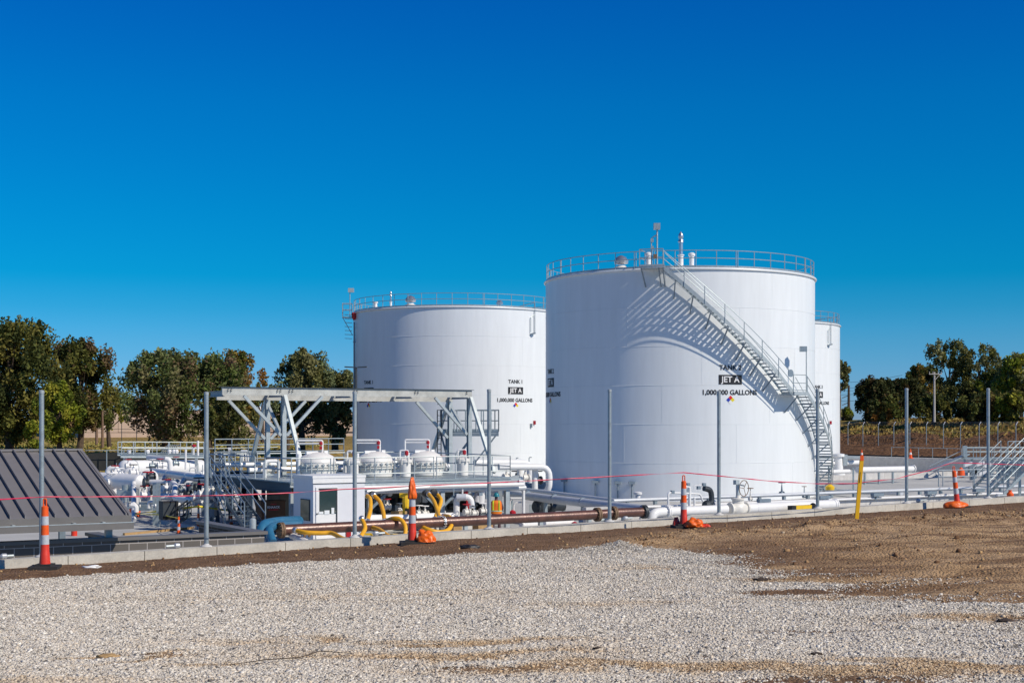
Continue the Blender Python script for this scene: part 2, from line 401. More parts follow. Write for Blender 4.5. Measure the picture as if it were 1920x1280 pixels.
GX = OR.x + U.x*SS + V.x*TT; GY = OR.y + U.y*SS + V.y*TT
GZ = lot_z(SS, TT, GX, GY)
gm = gravel_mask(GX, GY)
ns, ntt = SS.shape
idx = np.arange(ns*ntt).reshape(ns, ntt)
quads = np.stack([idx[:-1, :-1], idx[1:, :-1], idx[1:, 1:], idx[:-1, 1:]], -1).reshape(-1, 4)
verts = np.stack([GX, GY, GZ], -1).reshape(-1, 3)
rdist = seg_dist(GX, GY, RIDGE)
dry = np.clip(np.exp(-(rdist/1.0)**2)*1.1 + np.clip((GX-3.5)/3, 0, 1)*np.clip((-TT-3)/2, 0, 1)*.9, 0, 1)
colr = np.stack([np.clip(gm-sand_mask(GX, GY)*.9, 0, 1), np.clip(dry+sand_mask(GX, GY)*1.3, 0, 1.6), np.zeros_like(gm)], -1).reshape(-1, 3)
def lot_mat():
    m = bpy.data.materials.new('lot_soil_gravel'); n, b, l = nodes_of(m)
    N = n.nodes.new
    def noise_(scale, det=5, rough=.6, vec=None):
        q = N('ShaderNodeTexNoise'); q.inputs['Scale'].default_value = scale; q.inputs['Detail'].default_value = det; q.inputs['Roughness'].default_value = rough
        l.new(vec or tc.outputs['Object'], q.inputs['Vector']); return q.outputs['Fac']
    def ramp(src, stops):
        r = N('ShaderNodeValToRGB'); l.new(src, r.inputs[0]); e = r.color_ramp.elements
        e[0].position, e[0].color = stops[0][0], (*stops[0][1], 1); e[1].position, e[1].color = stops[-1][0], (*stops[-1][1], 1)
        for p, c in stops[1:-1]:
            q = e.new(p); q.color = (*c, 1)
        return r.outputs[0]
    def mix(f, a, c, bt='MIX'):
        q = N('ShaderNodeMix'); q.data_type = 'RGBA'; q.blend_type = bt
        if hasattr(f, 'links'): l.new(f, q.inputs[0])
        else: q.inputs[0].default_value = f
        l.new(a, q.inputs[6]); l.new(c, q.inputs[7]); return q.outputs[2]
    tc = N('ShaderNodeTexCoord'); at_ = N('ShaderNodeAttribute'); at_.attribute_name = 'col'
    sep = N('ShaderNodeSeparateColor'); l.new(at_.outputs['Color'], sep.inputs[0])
    soil = ramp(noise_(2.2, 9, .72), [(.30, (.135, .075, .038)), (.5, (.22, .128, .070)), (.70, (.31, .190, .108))])
    pale = ramp(noise_(1.5, 9, .75), [(.30, (.34, .205, .10)), (.5, (.50, .33, .18)), (.72, (.62, .43, .26))])
    mp = N('ShaderNodeMapping'); mp.inputs['Rotation'].default_value = (0, 0, R(-8)); mp.inputs['Scale'].default_value = (.35, 2.2, 1); l.new(tc.outputs['Object'], mp.inputs[0])
    streak = ramp(noise_(1.4, 6, .65, mp.outputs[0]), [(.44, (0, 0, 0)), (.56, (1, 1, 1))])
    pd0 = N('ShaderNodeMath'); pd0.operation = 'MULTIPLY'; l.new(sep.outputs[1], pd0.inputs[0]); l.new(streak, pd0.inputs[1])
    pd = N('ShaderNodeMath'); pd.operation = 'MULTIPLY_ADD'; pd.use_clamp = True; l.new(sep.outputs[1], pd.inputs[0]); pd.inputs[1].default_value = .22; l.new(pd0.outputs[0], pd.inputs[2])
    soilc = mix(pd.outputs[0], soil, pale)
    vo = N('ShaderNodeTexVoronoi'); vo.inputs['Scale'].default_value = 26; l.new(tc.outputs['Object'], vo.inputs['Vector'])
    sc_ = N('ShaderNodeSeparateColor'); l.new(vo.outputs['Color'], sc_.inputs[0])
    stone = ramp(sc_.outputs[0], [(0, (.24, .215, .18)), (.35, (.44, .405, .35)), (.75, (.58, .54, .475)), (1, (.74, .70, .63))])
    big = ramp(noise_(.5, 4, .6), [(.3, (.84, .80, .74)), (.7, (1, 1, 1))])
    stone = mix(1.0, stone, big, 'MULTIPLY')
    gl = ramp(noise_(9, 5, .7), [(.35, (0, 0, 0)), (.65, (1, 1, 1))])
    # break up the edge between the two
    am = N('ShaderNodeMath'); am.operation = 'ADD'; l.new(sep.outputs[0], am.inputs[0]); l.new(noise_(11, 6, .8), am.inputs[1])
    cl = ramp(am.outputs[0], [(.93, (0, 0, 0)), (1.03, (1, 1, 1))])
    l.new(mix(cl, soilc, stone), b.inputs['Base Color']); b.inputs['Roughness'].default_value = .95; b.inputs['Specular IOR Level'].default_value = .2
    nb = noise_(45, 6, .75); bp = N('ShaderNodeBump'); bp.inputs['Strength'].default_value = .9; bp.inputs['Distance'].default_value = .02
    b2 = N('ShaderNodeBump'); b2.inputs['Strength'].default_value = 1.0; b2.inputs['Distance'].default_value = .03; b2.invert = True
    l.new(vo.outputs['Distance'], b2.inputs['Height'])
    l.new(nb, bp.inputs['Height']); l.new(b2.outputs[0], bp.inputs['Normal']); l.new(bp.outputs[0], b.inputs['Normal'])
    M['lot'] = m
lot_mat()
lot = fast_mesh('ground', verts, quads, 'lot', colr); tag(lot, kind='structure'); lot.name = 'gravel_lot'
lot.data.polygons.foreach_set('use_smooth', [True]*len(lot.data.polygons))

# loose stones and clods lying on it
M_attr('stone_attr', rough=.9)
def stones(name, P, size, cols, flat=.6):
    n = len(P)
    base = np.array([[-1,-1,-1],[1,-1,-1],[1,1,-1],[-1,1,-1],[-1,-1,1],[1,-1,1],[1,1,1],[-1,1,1]], float)*.5
    v = np.repeat(base[None], n, 0)
    v = v*(1+RNG.uniform(-.45, .35, (n, 8, 3)))
    v[:, 4:, :2] *= RNG.uniform(.35, .9, (n, 1, 1))
    sz = size[:, None]*np.stack([RNG.uniform(.7, 1.3, n), RNG.uniform(.6, 1.1, n), RNG.uniform(flat*.6, flat*1.3, n)], -1)
    v = v*sz[:, None, :]
    a = RNG.uniform(0, 2*pi, n); tl = RNG.uniform(-.5, .5, n); ca, sa_, ct, st_ = np.cos(a), np.sin(a), np.cos(tl), np.sin(tl)
    x = v[..., 0]*ct[:, None] - v[..., 2]*st_[:, None]; z = v[..., 0]*st_[:, None] + v[..., 2]*ct[:, None]; y = v[..., 1]
    v = np.stack([x*ca[:, None]-y*sa_[:, None], x*sa_[:, None]+y*ca[:, None], z], -1) + P[:, None, :]
    q = np.array([(0,3,2,1),(4,5,6,7),(0,1,5,4),(1,2,6,5),(2,3,7,6),(3,0,4,7)])
    f = (q[None]+(np.arange(n)*8)[:, None, None]).reshape(-1, 4)
    return fast_mesh(name, v.reshape(-1, 3), f, 'stone_attr', np.repeat(cols, 8, 0))
def ground_z(x, y):
    dx = x-OR.x; dy = y-OR.y
    return lot_z(dx*U.x+dy*U.y, dx*V.x+dy*V.y, x, y)
n0 = 1000000
yy = 10.6 + (24.0-10.6)*RNG.random(n0)**1.15; xx = (RNG.random(n0)*2-1)*(yy*.385+.3)
gmv = gravel_mask(xx, yy)
keep = (RNG.random(n0) < np.where(gmv > .45, .12+.88*gmv, np.maximum(gmv-.06, 0)*.75)) & (RNG.random(n0) < np.clip(1.25-.055*(yy-10.6), .45, 1))
tv = -(xx-OR.x)*math.sin(TH)+(yy-OR.y)*math.cos(TH)
keep &= (tv < -.35) & (RNG.random(n0) > .75*sand_mask(xx, yy))
xx, yy = xx[keep], yy[keep]; zz = ground_z(xx, yy)
size = np.clip(RNG.lognormal(math.log(.0135), .42, len(xx)), .006, .045)
tone = RNG.random(len(xx))[:, None]; pal = np.array([[.15,.135,.12],[.42,.38,.325],[.61,.56,.48],[.69,.635,.55],[.68,.58,.45],[.82,.77,.68]])
ci = RNG.choice(6, len(xx), p=[.05, .13, .29, .27, .12, .14]); cols = pal[ci]*(.85+.3*RNG.random((len(xx), 1)))*(1-sand_mask(xx, yy)[:, None]*np.array([.15, .32, .52]))
g1 = stones('gravel', np.stack([xx, yy, zz+size*.08], -1), size, cols, .48); tag(g1, 'loose pale crushed stone covering the lot in front', 'gravel', kind='stuff')
n1 = 60000
yy = 14 + 17*RNG.random(n1); xx = -9 + 22*RNG.random(n1)
tv = -(xx-OR.x)*math.sin(TH)+(yy-OR.y)*math.cos(TH)
rd = seg_dist(xx, yy, RIDGE); gmv = gravel_mask(xx, yy)
pr = .05 + .6*np.exp(-(rd/.55)**2) + .03*(xx > 3)
keep = (tv < -.25) & (gmv < .5) & (RNG.random(n1) < pr) & (np.abs(xx) < yy*.4)
xx, yy = xx[keep], yy[keep]; zz = ground_z(xx, yy); size = np.clip(RNG.lognormal(math.log(.022), .45, len(xx)), .010, .09)
pal = np.array([[.15,.08,.04],[.24,.135,.07],[.36,.22,.11],[.50,.33,.16],[.50,.40,.28]])
ci = RNG.choice(5, len(xx), p=[.22, .26, .24, .24, .04])
g2 = stones('soil_clods', np.stack([xx, yy, zz+size*.15], -1), size, pal[ci], .7); tag(g2, 'crumbled brown soil clods along the graded strip', 'soil', kind='stuff')

# ---------------------------------------------------------------- ground inside and beyond
def far_h(s, t, x, y):
    # right-hand embankment beyond the containment wall
    kr = np.interp(s, [95, 96.5, 103, 109, 112, 114, 118, 124, 132, 150, 400], [FL, -3.95, -3.5, -2.75, -2.5, -1.35, -1.75, -.8, .25, .45, .5])
    rough = (npnoise(x, y, .25, 41)-.5)*1.7*np.clip((s-108)/6, 0, 1)*np.clip((128-s)/8, .15, 1) + (npnoise(x, y, 1.1, 42)-.5)*.5*np.clip((s-97)/6, 0, 1)*np.clip((124-s)/8, .1, 1)
    kr = np.where(s > 95, kr+rough, FL)
    kb = np.interp(t, [103, 106, 125, 160, 600], [FL, -4.0, -3.4, -2.6, -2.2])
    dl = np.clip((-x-15.5-np.clip(127-y, 0, 40)*.03)/4, 0, 1)
    kl = FL + dl*np.interp(y, [101, 104.5, 112, 118, 150, 230, 600], [0, .05, 1.2, 1.75, 2.1, 2.55, 2.8])
    return np.maximum(np.maximum(kr, kb), kl)
sa = axis_vals([(-300, -60, 20), (-60, 140, 1.0), (140, 600, 20)])
ta = axis_vals([(.13, 30, 3), (30, 100, 2.0), (100, 200, 1.5), (200, 900, 25)])
SS, TT = np.meshgrid(sa, ta, indexing='ij')
GX = OR.x + U.x*SS + V.x*TT; GY = OR.y + U.y*SS + V.y*TT
GZ = far_h(SS, TT, GX, GY)
ns, ntt = SS.shape; idx = np.arange(ns*ntt).reshape(ns, ntt)
quads = np.stack([idx[:-1, :-1], idx[1:, :-1], idx[1:, 1:], idx[:-1, 1:]], -1).reshape(-1, 4)
conc = ((GZ < FL+.02) & (SS < 95) & (TT < 103)).astype(float)
grass = np.clip((SS-119)/5+(npnoise(GX, GY, .3, 6)-.5)*2, 0, 1)*(SS > 110) + ((GX < -15) & (GY > 104.5)) + (TT > 125)*(SS < 90)
colr = np.stack([conc, np.clip(grass, 0, 1), np.clip((SS-130)/6, 0, 1)*(SS > 110)+0*conc], -1).reshape(-1, 3)
def far_mat():
    m = bpy.data.materials.new('site_ground'); n, b, l = nodes_of(m); N = n.nodes.new
    tc = N('ShaderNodeTexCoord'); at_ = N('ShaderNodeAttribute'); at_.attribute_name = 'col'
    sep = N('ShaderNodeSeparateColor'); l.new(at_.outputs['Color'], sep.inputs[0])
    def ns_(sc, c0, c1, det=8, vec=None, lo=.3, hi=.7):
        q = N('ShaderNodeTexNoise'); q.inputs['Scale'].default_value = sc; q.inputs['Detail'].default_value = det; q.inputs['Roughness'].default_value = .7
        l.new(vec or tc.outputs['Object'], q.inputs['Vector']); r = N('ShaderNodeValToRGB'); l.new(q.outputs['Fac'], r.inputs[0])
        r.color_ramp.elements[0].position = lo; r.color_ramp.elements[1].position = hi
        r.color_ramp.elements[0].color = (*c0, 1); r.color_ramp.elements[1].color = (*c1, 1); return r.outputs[0]
    def mix(f, a, c):
        q = N('ShaderNodeMix'); q.data_type = 'RGBA'; l.new(f, q.inputs[0]); l.new(a, q.inputs[6]); l.new(c, q.inputs[7]); return q.outputs[2]
    soil = ns_(.6, (.05, .026, .014), (.28, .15, .075), 9); grass_ = ns_(.5, (.16, .11, .03), (.46, .32, .10)); gtop = ns_(.5, (.26, .21, .03), (.50, .40, .09))
    con = ns_(.25, (.40, .405, .395), (.54, .54, .52))
    g2 = mix(sep.outputs[2], grass_, gtop)
    c = mix(sep.outputs[1], soil, g2); c = mix(sep.outputs[0], c, con)
    l.new(c, b.inputs['Base Color']); b.inputs['Roughness'].default_value = .95; b.inputs['Specular IOR Level'].default_value = .15
    q = N('ShaderNodeTexNoise'); q.inputs['Scale'].default_value = 2.5; q.inputs['Detail'].default_value = 8; l.new(tc.outputs['Object'], q.inputs['Vector'])
    sb = N('ShaderNodeMath'); sb.operation = 'SUBTRACT'; sb.inputs[0].default_value = 1.0; l.new(sep.outputs[0], sb.inputs[1])
    bp = N('ShaderNodeBump'); bp.inputs['Distance'].default_value = .5; l.new(sb.outputs[0], bp.inputs['Strength']); l.new(q.outputs['Fac'], bp.inputs['Height']); l.new(bp.outputs[0], b.inputs['Normal'])
    M['site'] = m
far_mat()
gr = fast_mesh('ground', np.stack([GX, GY, GZ], -1).reshape(-1, 3), quads, 'site', colr); tag(gr, kind='structure')
gr.data.polygons.foreach_set('use_smooth', [True]*len(gr.data.polygons))

def grass_tufts(name, sx_, sy_, label, hmin, hmax, pal):
    dx = sx_-OR.x; dy = sy_-OR.y; s = dx*U.x+dy*U.y; t = dx*V.x+dy*V.y
    z = far_h(s, t, sx_, sy_); n = len(sx_); a = RNG.uniform(0, pi, n); w = RNG.uniform(.10, .28, n); h = RNG.uniform(hmin, hmax, n)
    c, s_ = np.cos(a)*w, np.sin(a)*w; lx = RNG.normal(0, .10, n)
    v = np.stack([np.stack([sx_-c, sy_-s_, z-.05], -1), np.stack([sx_+c, sy_+s_, z-.05], -1), np.stack([sx_+c*.5+lx, sy_+s_*.5, z+h], -1), np.stack([sx_-c*.3+lx, sy_-s_*.3, z+h*.8], -1)], 1)
    col = np.array(pal)[RNG.integers(len(pal), size=n)]*(.7+.6*RNG.random((n, 1)))
    o = fast_mesh(name, v.reshape(-1, 3), np.arange(n*4).reshape(n, 4), 'grass_attr', np.repeat(col, 4, 0)); tag(o, label, 'grass', kind='stuff'); return o
M_attr('grass_attr', rough=.9, trans=.25)
n_ = 26000; s_r = RNG.uniform(113, 150, n_); t_r = RNG.uniform(50, 118, n_); X_ = OR.x+U.x*s_r+V.x*t_r; Y_ = OR.y+U.y*s_r+V.y*t_r
k_ = RNG.random(n_) < np.clip((s_r-114)/7+(npnoise(X_, Y_, .3, 6)-.5)*2, 0, 1)
grass_tufts('dry_grass', X_[k_], Y_[k_], 'rough golden dry grass on the bank at right', .15, .42, [(.42, .30, .09), (.30, .20, .06), (.50, .40, .14), (.22, .20, .05), (.16, .10, .04)])
n_ = 12000; Y_ = RNG.uniform(106, 190, n_); X_ = -RNG.uniform(.02, .40, n_)*Y_-8; k_ = X_ < -22
grass_tufts('field_grass', X_[k_], Y_[k_], 'short yellow green grass before the tan building', .06, .2, [(.42, .33, .09), (.26, .26, .06), (.48, .40, .14)])

# ---------------------------------------------------------------- low concrete wall along the lot
t = thing('retaining_wall', 'long low pale concrete wall between the graded soil and the sunken tank yard', 'wall', W(-8, 0, -2.2))
m = MB()
edges = list(np.arange(-40, 60, 1.22))
for a, b_ in zip(edges, edges[1:]):
    g = .006; za, zb = wall_top(a), wall_top(b_); vs = []
    for (s_, z_) in ((a+g, za), (b_-g, zb)):
        for (tt, zz_) in ((-.13, -2.9), (.13, -2.9), (.13, z_), (-.13, z_)): vs.append(W(s_, tt, zz_))
    m.add(vs, [(0,1,2,3),(4,7,6,5),(0,4,5,1),(1,5,6,2),(2,6,7,3),(3,7,4,0)])
m.build('wall_panel', 'concrete', t, smooth=False)
m = MB(); m.sbox(-40, 59.5, -.10, .10, -5.1, -2.3)
m.build('footing', 'concrete', t, smooth=False)
# ---------------------------------------------------------------- fence posts on the wall
POSTS = [(78, 'leftmost tall bare galvanized fence post, rising behind the striped cone by the dark metal roof'),
 (387, 'tall bare galvanized fence post standing in front of the dark grey block enclosure'),
 (665, 'tall bare galvanized fence post in front of the white guard cabin'),
 (917, 'tall bare galvanized fence post just left of the worker in the orange vest'),
 (1143, 'tall bare galvanized fence post in front of the shaded left side of tank 2'),
 (1348, 'tall bare galvanized fence post crossing the capacity lettering of tank 2'),
 (1533, 'tall bare galvanized fence post in front of the lower stair of tank 2'),
 (1700, 'tall bare galvanized fence post beside the open flanged end of the big white pipe'),
 (1853, 'rightmost tall bare galvanized fence post, beyond the leaning striped cone')]
tops = [732, 735, 734, 730, 730, 733, 729, 728, 728]
for (px, lab), ty in zip(POSTS, tops):
    s_ = sx(px, 0); b_ = W(s_, 0, wall_top(s_)); h = (HY-ty)/F*b_.y - b_.z
    t = thing('fence_post', lab, 'fence post', b_, 'fence posts set along the low concrete wall')
    m = MB(); m.tube([b_, b_+Vector((0,0,h))], .037, 14); m.build('post', 'galv', t)
    m = MB(); m.lathe(b_+Vector((0,0,.002)), [(.10,0),(.09,.015),(.05,.03),(.041,.05)], 16); m.build('grout_collar', 'concrete_wall', t)
    m = MB(); m.lathe(b_+Vector((0,0,h-.005)), [(.041,-.04),(.041,.004),(.02,.014)], 14); m.build('cap', 'galv_light', t)

# ---------------------------------------------------------------- striped channelizer cones
def cone(p, H, name, label, lean=0, crumple=False, rot=0):
    t = thing(name, label, 'traffic cone', p, 'striped channelizer cones joined by red tape')
    k = H/1.07; P = Vector(p)
    def seg(z0, z1, r0, r1, nm, mt, extra=None):
        m = MB(); pr = [(r0*k, z0*k), ((r0+r1)/2*k, (z0+z1)/2*k), (r1*k, z1*k)]
        if extra: pr = extra
        m.lathe(P, pr, 24); return m.build(nm, mt, t)
    m = MB(); m.obox(P+Vector((0,0,.03)), Vector((.21,.03,0)), Vector((-.03,.21,0)), Vector((0,0,.03))); m.obox(P+Vector((0,0,.075)), Vector((.12,0,0)), Vector((0,.12,0)), Vector((0,0,.015)))
    m.build('base', 'rubber', t, smooth=False)
    seg(.06, .38, .082, .060, 'skirt', 'cone_red', [(.085*k,.07*k),(.08*k,.12*k),(.068*k,.26*k),(.065*k,.27*k),(.062*k,.38*k)])
    seg(.38, .52, .0635, .060, 'reflective_band', 'reflective')
    seg(.52, .67, .060, .056, 'barrel', 'cone_orange')
    seg(.67, .80, .0580, .054, 'reflective_band', 'reflective')
    seg(.80, .955, .054, .050, 'barrel', 'cone_orange', [(.054*k,.80*k),(.050*k,.94*k),(.03*k,.955*k)])
    m = MB(); loop = []
    for a in np.linspace(0, pi, 9): loop.append(P+Vector((math.cos(a)*.022*k, 0, (1.04+.02*math.sin(a))*k)))
    m.tube([P+Vector((.022*k,0,.95*k))]+loop+[P+Vector((-.022*k,0,.95*k))], .011*k, 8); m.build('handle', 'cone_orange' if not crumple else 'cone_red', t)
    t.rotation_euler = (0, lean, rot); return t
def cone_at(px, py_base, py_top, Y, **kw):
    p = at(px, py_base, Y); gz = float(ground_z(np.array([p.x]), np.array([p.y]))[0])
    H = (py_base-py_top)/F*Y
    p.z = gz-.005
    return p, cone(p, H, 'traffic_cone', **kw)
c1, _ = cone_at(84, 1066, 932, 21.35, label='leftmost orange and white striped cone, upright by the dark metal roof')
c2, _ = cone_at(773, 1018, 903, 24.6, label='striped cone with a crumpled orange sleeve pushed over its top and a bag beside it', crumple=True)
c3, _ = cone_at(1282, 983, 883, 27.4, label='striped orange cone standing before the white pipe elbow, orange bags at its foot')
c4, _ = cone_at(1796, 939, 858, 32.1, label='rightmost striped cone, leaning left with an orange sandbag over its base', lean=-.10)
def noisy_blob(name, mt, c, rx, ry, rz, label, cat, seed=1, amp=.25, sub=4):
    import bmesh
    bm = bmesh.new(); bmesh.ops.create_icosphere(bm, subdivisions=sub, radius=1)
    for v in bm.verts:
        n_ = noise.noise(v.co*1.6+Vector((seed*3.1, 0, 0)))*amp + noise.noise(v.co*4+Vector((0, seed, 0)))*amp*.45
        v.co = v.co*(1+n_); v.co.x *= rx; v.co.y *= ry; v.co.z = max(v.co.z, -.25)*rz
    me = bpy.data.meshes.new(name); bm.to_mesh(me); bm.free(); me.materials.append(M[mt])
    me.polygons.foreach_set('use_smooth', [True]*len(me.polygons))
    o = bpy.data.objects.new(name, me); COL.objects.link(o); o.location = c
    if label: tag(o, label, cat)
    return o
def gnd(px, py, Y, dz=0):
    p = at(px, py, Y); p.z = float(ground_z(np.array([p.x]), np.array([p.y]))[0])+dz; return p
noisy_blob('orange_bag', 'bag_orange', gnd(798, 1018, 24.55, .07), .16, .12, .17, 'crumpled orange plastic bag slumped beside the cone with the crumpled sleeve', 'plastic bag', 3, .45)
noisy_blob('orange_bag', 'bag_orange', gnd(1302, 982, 27.2, .05), .17, .12, .13, 'crumpled orange plastic bag right beside the cone before the white pipe elbow', 'plastic bag', 5, .4)
noisy_blob('orange_bag', 'bag_red', gnd(1268, 985, 27.5, .05), .07, .1, .14, 'small red orange bag tucked behind the cone before the white pipe elbow', 'plastic bag', 6, .3)
noisy_blob('orange_bag', 'bag_red', gnd(1319, 984, 27.25, .02), .11, .06, .045, 'flattened red orange scrap at the far right of the bags by the third cone', 'plastic bag', 8, .5)
noisy_blob('sandbag', 'bag_orange', c4+Vector((-.07, -.05, .07)), .27, .19, .12, 'smooth orange sandbag lying over the base of the leaning cone', 'sandbag', 9, .15)
sl_ = noisy_blob('cone_sleeve', 'bag_orange', c2+Vector((0, 0, .86)), .075, .075, .26, 'crumpled orange sleeve pushed over the top of the second cone', 'plastic sleeve', 11, .3)
# ---------------------------------------------------------------- red tape strung between the cones
def ribbon(name, pts, w, mt, label, cat, tw=.3):
    m = MB(); P = [Vector(p) for p in pts]; out = []
    for a, b_ in zip(P, P[1:]):
        for k in range(14): out.append(a.lerp(b_, k/14))
    out.append(P[-1]); vs = []
    for i, p in enumerate(out):
        a = .2+tw*math.sin(i*.43)+tw*.6*math.sin(i*.17+1)
        up = Vector((math.sin(a)*.5, math.sin(a), math.cos(a))).normalized()*w/2
        vs += [p-up, p+up]
    fs = [(2*i, 2*i+2, 2*i+3, 2*i+1) for i in range(len(out)-1)]
    m.add(vs, fs); o = m.build(name, mt, None); tag(o, label, cat)
    so = o.modifiers.new('thickness', 'SOLIDIFY'); so.thickness = .0015
    return o
tp = [(-160, 941, 19.7), (0, 936, 20.7), (84, 931, 21.35), (250, 930.5, 22.1), (387, 929, 22.8), (520, 925, 23.4), (640, 917, 24.0), (772, 911, 24.6), (915, 905, 25.3), (1030, 899, 25.9), (1143, 893, 26.5), (1282, 885.5, 27.4), (1360, 893, 28.1), (1450, 902, 28.9), (1534, 906.5, 29.7), (1600, 906, 30.3), (1680, 897, 31.0), (1740, 882, 31.5), (1785, 867, 32.05), (1853, 869, 32.8), (1920, 871.5, 33.5), (2050, 876, 35)]
ribbon('barrier_tape', [at(*q) for q in tp], .021, 'tape_red', 'long red barrier tape strung from cone to cone in front of the wall', 'barrier tape', .8)

# ---------------------------------------------------------------- yellow marker post
pb = gnd(1606.5, 982, 28.6, -.03); ptp = at(1616, 862, 28.6)
t = thing('marker_post', 'slim yellow utility marker post leaning right on the brown soil', 'marker post', pb)
m = MB(); d = (ptp-pb); m.beam(pb, pb+d, .072, .012, Vector((0,1,0))); m.beam(pb+Vector((-.034,.012,0)), pb+d+Vector((-.034,.012,0)), .012, .03, Vector((0,1,0))); m.beam(pb+Vector((.034,.012,0)), pb+d+Vector((.034,.012,0)), .012, .03, Vector((0,1,0)))
m.build('blade', 'marker', t, smooth=False)
m = MB(); m.beam(pb+d*.62+Vector((-.012,-.009,0)), pb+d*.80+Vector((-.012,-.009,0)), .012, .004, Vector((0,1,0))); m.build('printed_stripe', 'letter_black', t, smooth=False)
m = MB(); m.obox(pb+d*1.03, Vector((.034,0,.002)), Vector((0,.01,0)), Vector((0,0,.05))); m.build('top_cap', 'cone_orange', t, smooth=False)

# litter on the strip
def litter(px, py, Y, r, mt, label, cat, seed, name='debris'):
    noisy_blob(name, mt, gnd(px, py, Y, .01), r, r*.6, r*.3, label, cat, seed, .7, 3)
litter(880, 1028, 23.4, .15, 'crumpled', 'crumpled black plastic scrap lying on the soil right of the second cone', 'scrap', 21)
litter(172, 1058, 21.3, .12, 'white', 'torn white paper scrap at the foot of the wall near the first cone', 'scrap', 22, 'paper_scrap')
litter(1425, 1112, 18.6, .09, 'burnt', 'small dark clump of burnt scrap on the gravel right of centre', 'scrap', 23)
litter(1440, 1107, 18.7, .05, 'burnt', 'dark lump lying beside the burnt scrap on the gravel', 'scrap', 27)
litter(1885, 1175, 14.8, .09, 'burnt', 'dark clod at the right edge of the gravel', 'clod', 24, 'clod')
litter(1530, 1245, 12.9, .06, 'burnt', 'dark wood chip pile on gravel low at right', 'chips', 25, 'wood_chips')
litter(1120, 1228, 13.3, .04, 'burnt', 'dark twig knot on gravel at bottom centre', 'twigs', 26, 'twigs')
litter(200, 1229, 13.3, .10, 'wood', 'small flat patch of tan sand on gravel at bottom left', 'sand patch', 28, 'sand_patch')
t = thing('fallen_twig', 'long thin bare twig lying on the gravel at bottom left of centre', 'twig', gnd(560, 1248, 12.9))
m = MB(); m.tube([gnd(430, 1251, 12.75, .02), gnd(500, 1249, 12.82, .035), gnd(560, 1245, 12.95, .03), gnd(600, 1236, 13.2, .05), gnd(660, 1236, 13.2, .03)], [.003, .005, .006, .005, .003], 5); m.tube([gnd(575, 1241, 13.05, .03), gnd(608, 1226, 13.5, .05)], [.004, .002], 5); m.build('stem', 'bark', t)
# spare fence caps on the wall and posts lying on it
def lying_pipe(px0, px1, label):
    s0, s1 = sx(px0, 0), sx(px1, 0)
    a = W(s0, .02, wall_top(s0)+.045); b_ = W(s1, .02, wall_top(s1)+.045)
    t = thing('loose_pipe', label, 'pipe', a, 'short galvanized fittings left on the wall')
    m = MB(); m.tube([a, b_], .022, 10); m.build('tube', 'galv_light', t)
    m = MB(); m.lathe(a, [(.02,-.06),(.045,-.03),(.045,.03),(.02,.05)], 12, U); m.build('end_fitting', 'tube_cap', t)
lying_pipe(8, 26, 'short galvanized pipe with a domed end lying on the wall at far left')
lying_pipe(333, 312, 'short pipe with a round end lying on the wall before the block enclosure')
lying_pipe(706, 722, 'white capped pipe lying on the wall left of the second cone')
lying_pipe(1174, 1186, 'short capped pipe lying on the wall left of the white pipe elbow')
lying_pipe(1723, 1738, 'short capped pipe lying on the wall left of the leaning cone')
lying_pipe(1872, 1888, 'short pipe lying on the wall right of the rightmost post')

# ---------------------------------------------------------------- dark block enclosure and metal roof
t = thing('block_enclosure', 'dark grey masonry block enclosure with metal coping behind the wall at left', 'enclosure', W(-5, 8.2, FL))
def uvwall(s0, s1, t0, t1, z0, z1, name, par):
    m = MB(); m.sbox(s0, s1, t0, t1, z0, z1); o = m.build(name, 'cmu', par, smooth=False)
    uv = o.data.uv_layers.new(name='UVMap'); og = ORG[par.name]
    for p in o.data.polygons:
        nrm = p.normal
        for li in p.loop_indices:
            c = o.data.vertices[o.data.loops[li].vertex_index].co + og; s_, t_ = st_of(c)
            uv.data[li].uv = ((s_ if abs(nrm.dot(V)) > .5 else t_), c.z-z1+.07)
    return o
zt = -2.58
uvwall(-22, -1.72, 8.15, 8.35, FL-.1, zt, 'front_wall', t)
uvwall(-1.92, -1.72, 8.352, 12.1, FL-.1, zt, 'side_wall', t)
uvwall(-5.3, -5.1, 8.352, 9.9, FL-.1, zt, 'partition_wall', t)
m = MB(); m.sbox(-22, -1.66, 8.09, 8.41, zt+.003, zt+.075); m.build('coping', 'coping', t, smooth=False)
m = MB(); m.sbox(-1.98, -1.66, 8.413, 12.16, zt+.003, zt+.075); m.build('coping', 'coping', t, smooth=False)
m = MB(); m.sbox(-5.36, -5.04, 8.413, 9.95, zt+.003, zt+.075); m.build('coping', 'coping', t, smooth=False)
t = thing('canopy_roof', 'dark grey standing seam metal roof on steel columns at left edge', 'canopy', W(-8, 8, FL))
se = -4.98; te, ze, tr, zr = 7.72, -2.01, 11.75, -.675
m = MB()
nrm = (V*(te-tr)).cross(Vector((0,0,1)))
def roofpt(s_, k, dz=0): return W(s_, te+(tr-te)*k, ze+(zr-ze)*k+dz)
def slab(m, s0, s1, k0, k1, z0, z1):
    vs = [roofpt(s0,k0,z0),roofpt(s1,k0,z0),roofpt(s1,k1,z0),roofpt(s0,k1,z0),roofpt(s0,k0,z1),roofpt(s1,k0,z1),roofpt(s1,k1,z1),roofpt(s0,k1,z1)]
    m.add(vs, [(0,3,2,1),(4,5,6,7),(0,1,5,4),(1,2,6,5),(2,3,7,6),(3,0,4,7)])
slab(m, -22, se, 0, 1, -.06, 0); m.build('roof_panel', 'roof_metal', t, smooth=False)
m = MB(); s_ = se-.36
while s_ > -22: slab(m, s_-.012, s_+.012, .004, .99, .002, .075); s_ -= .305
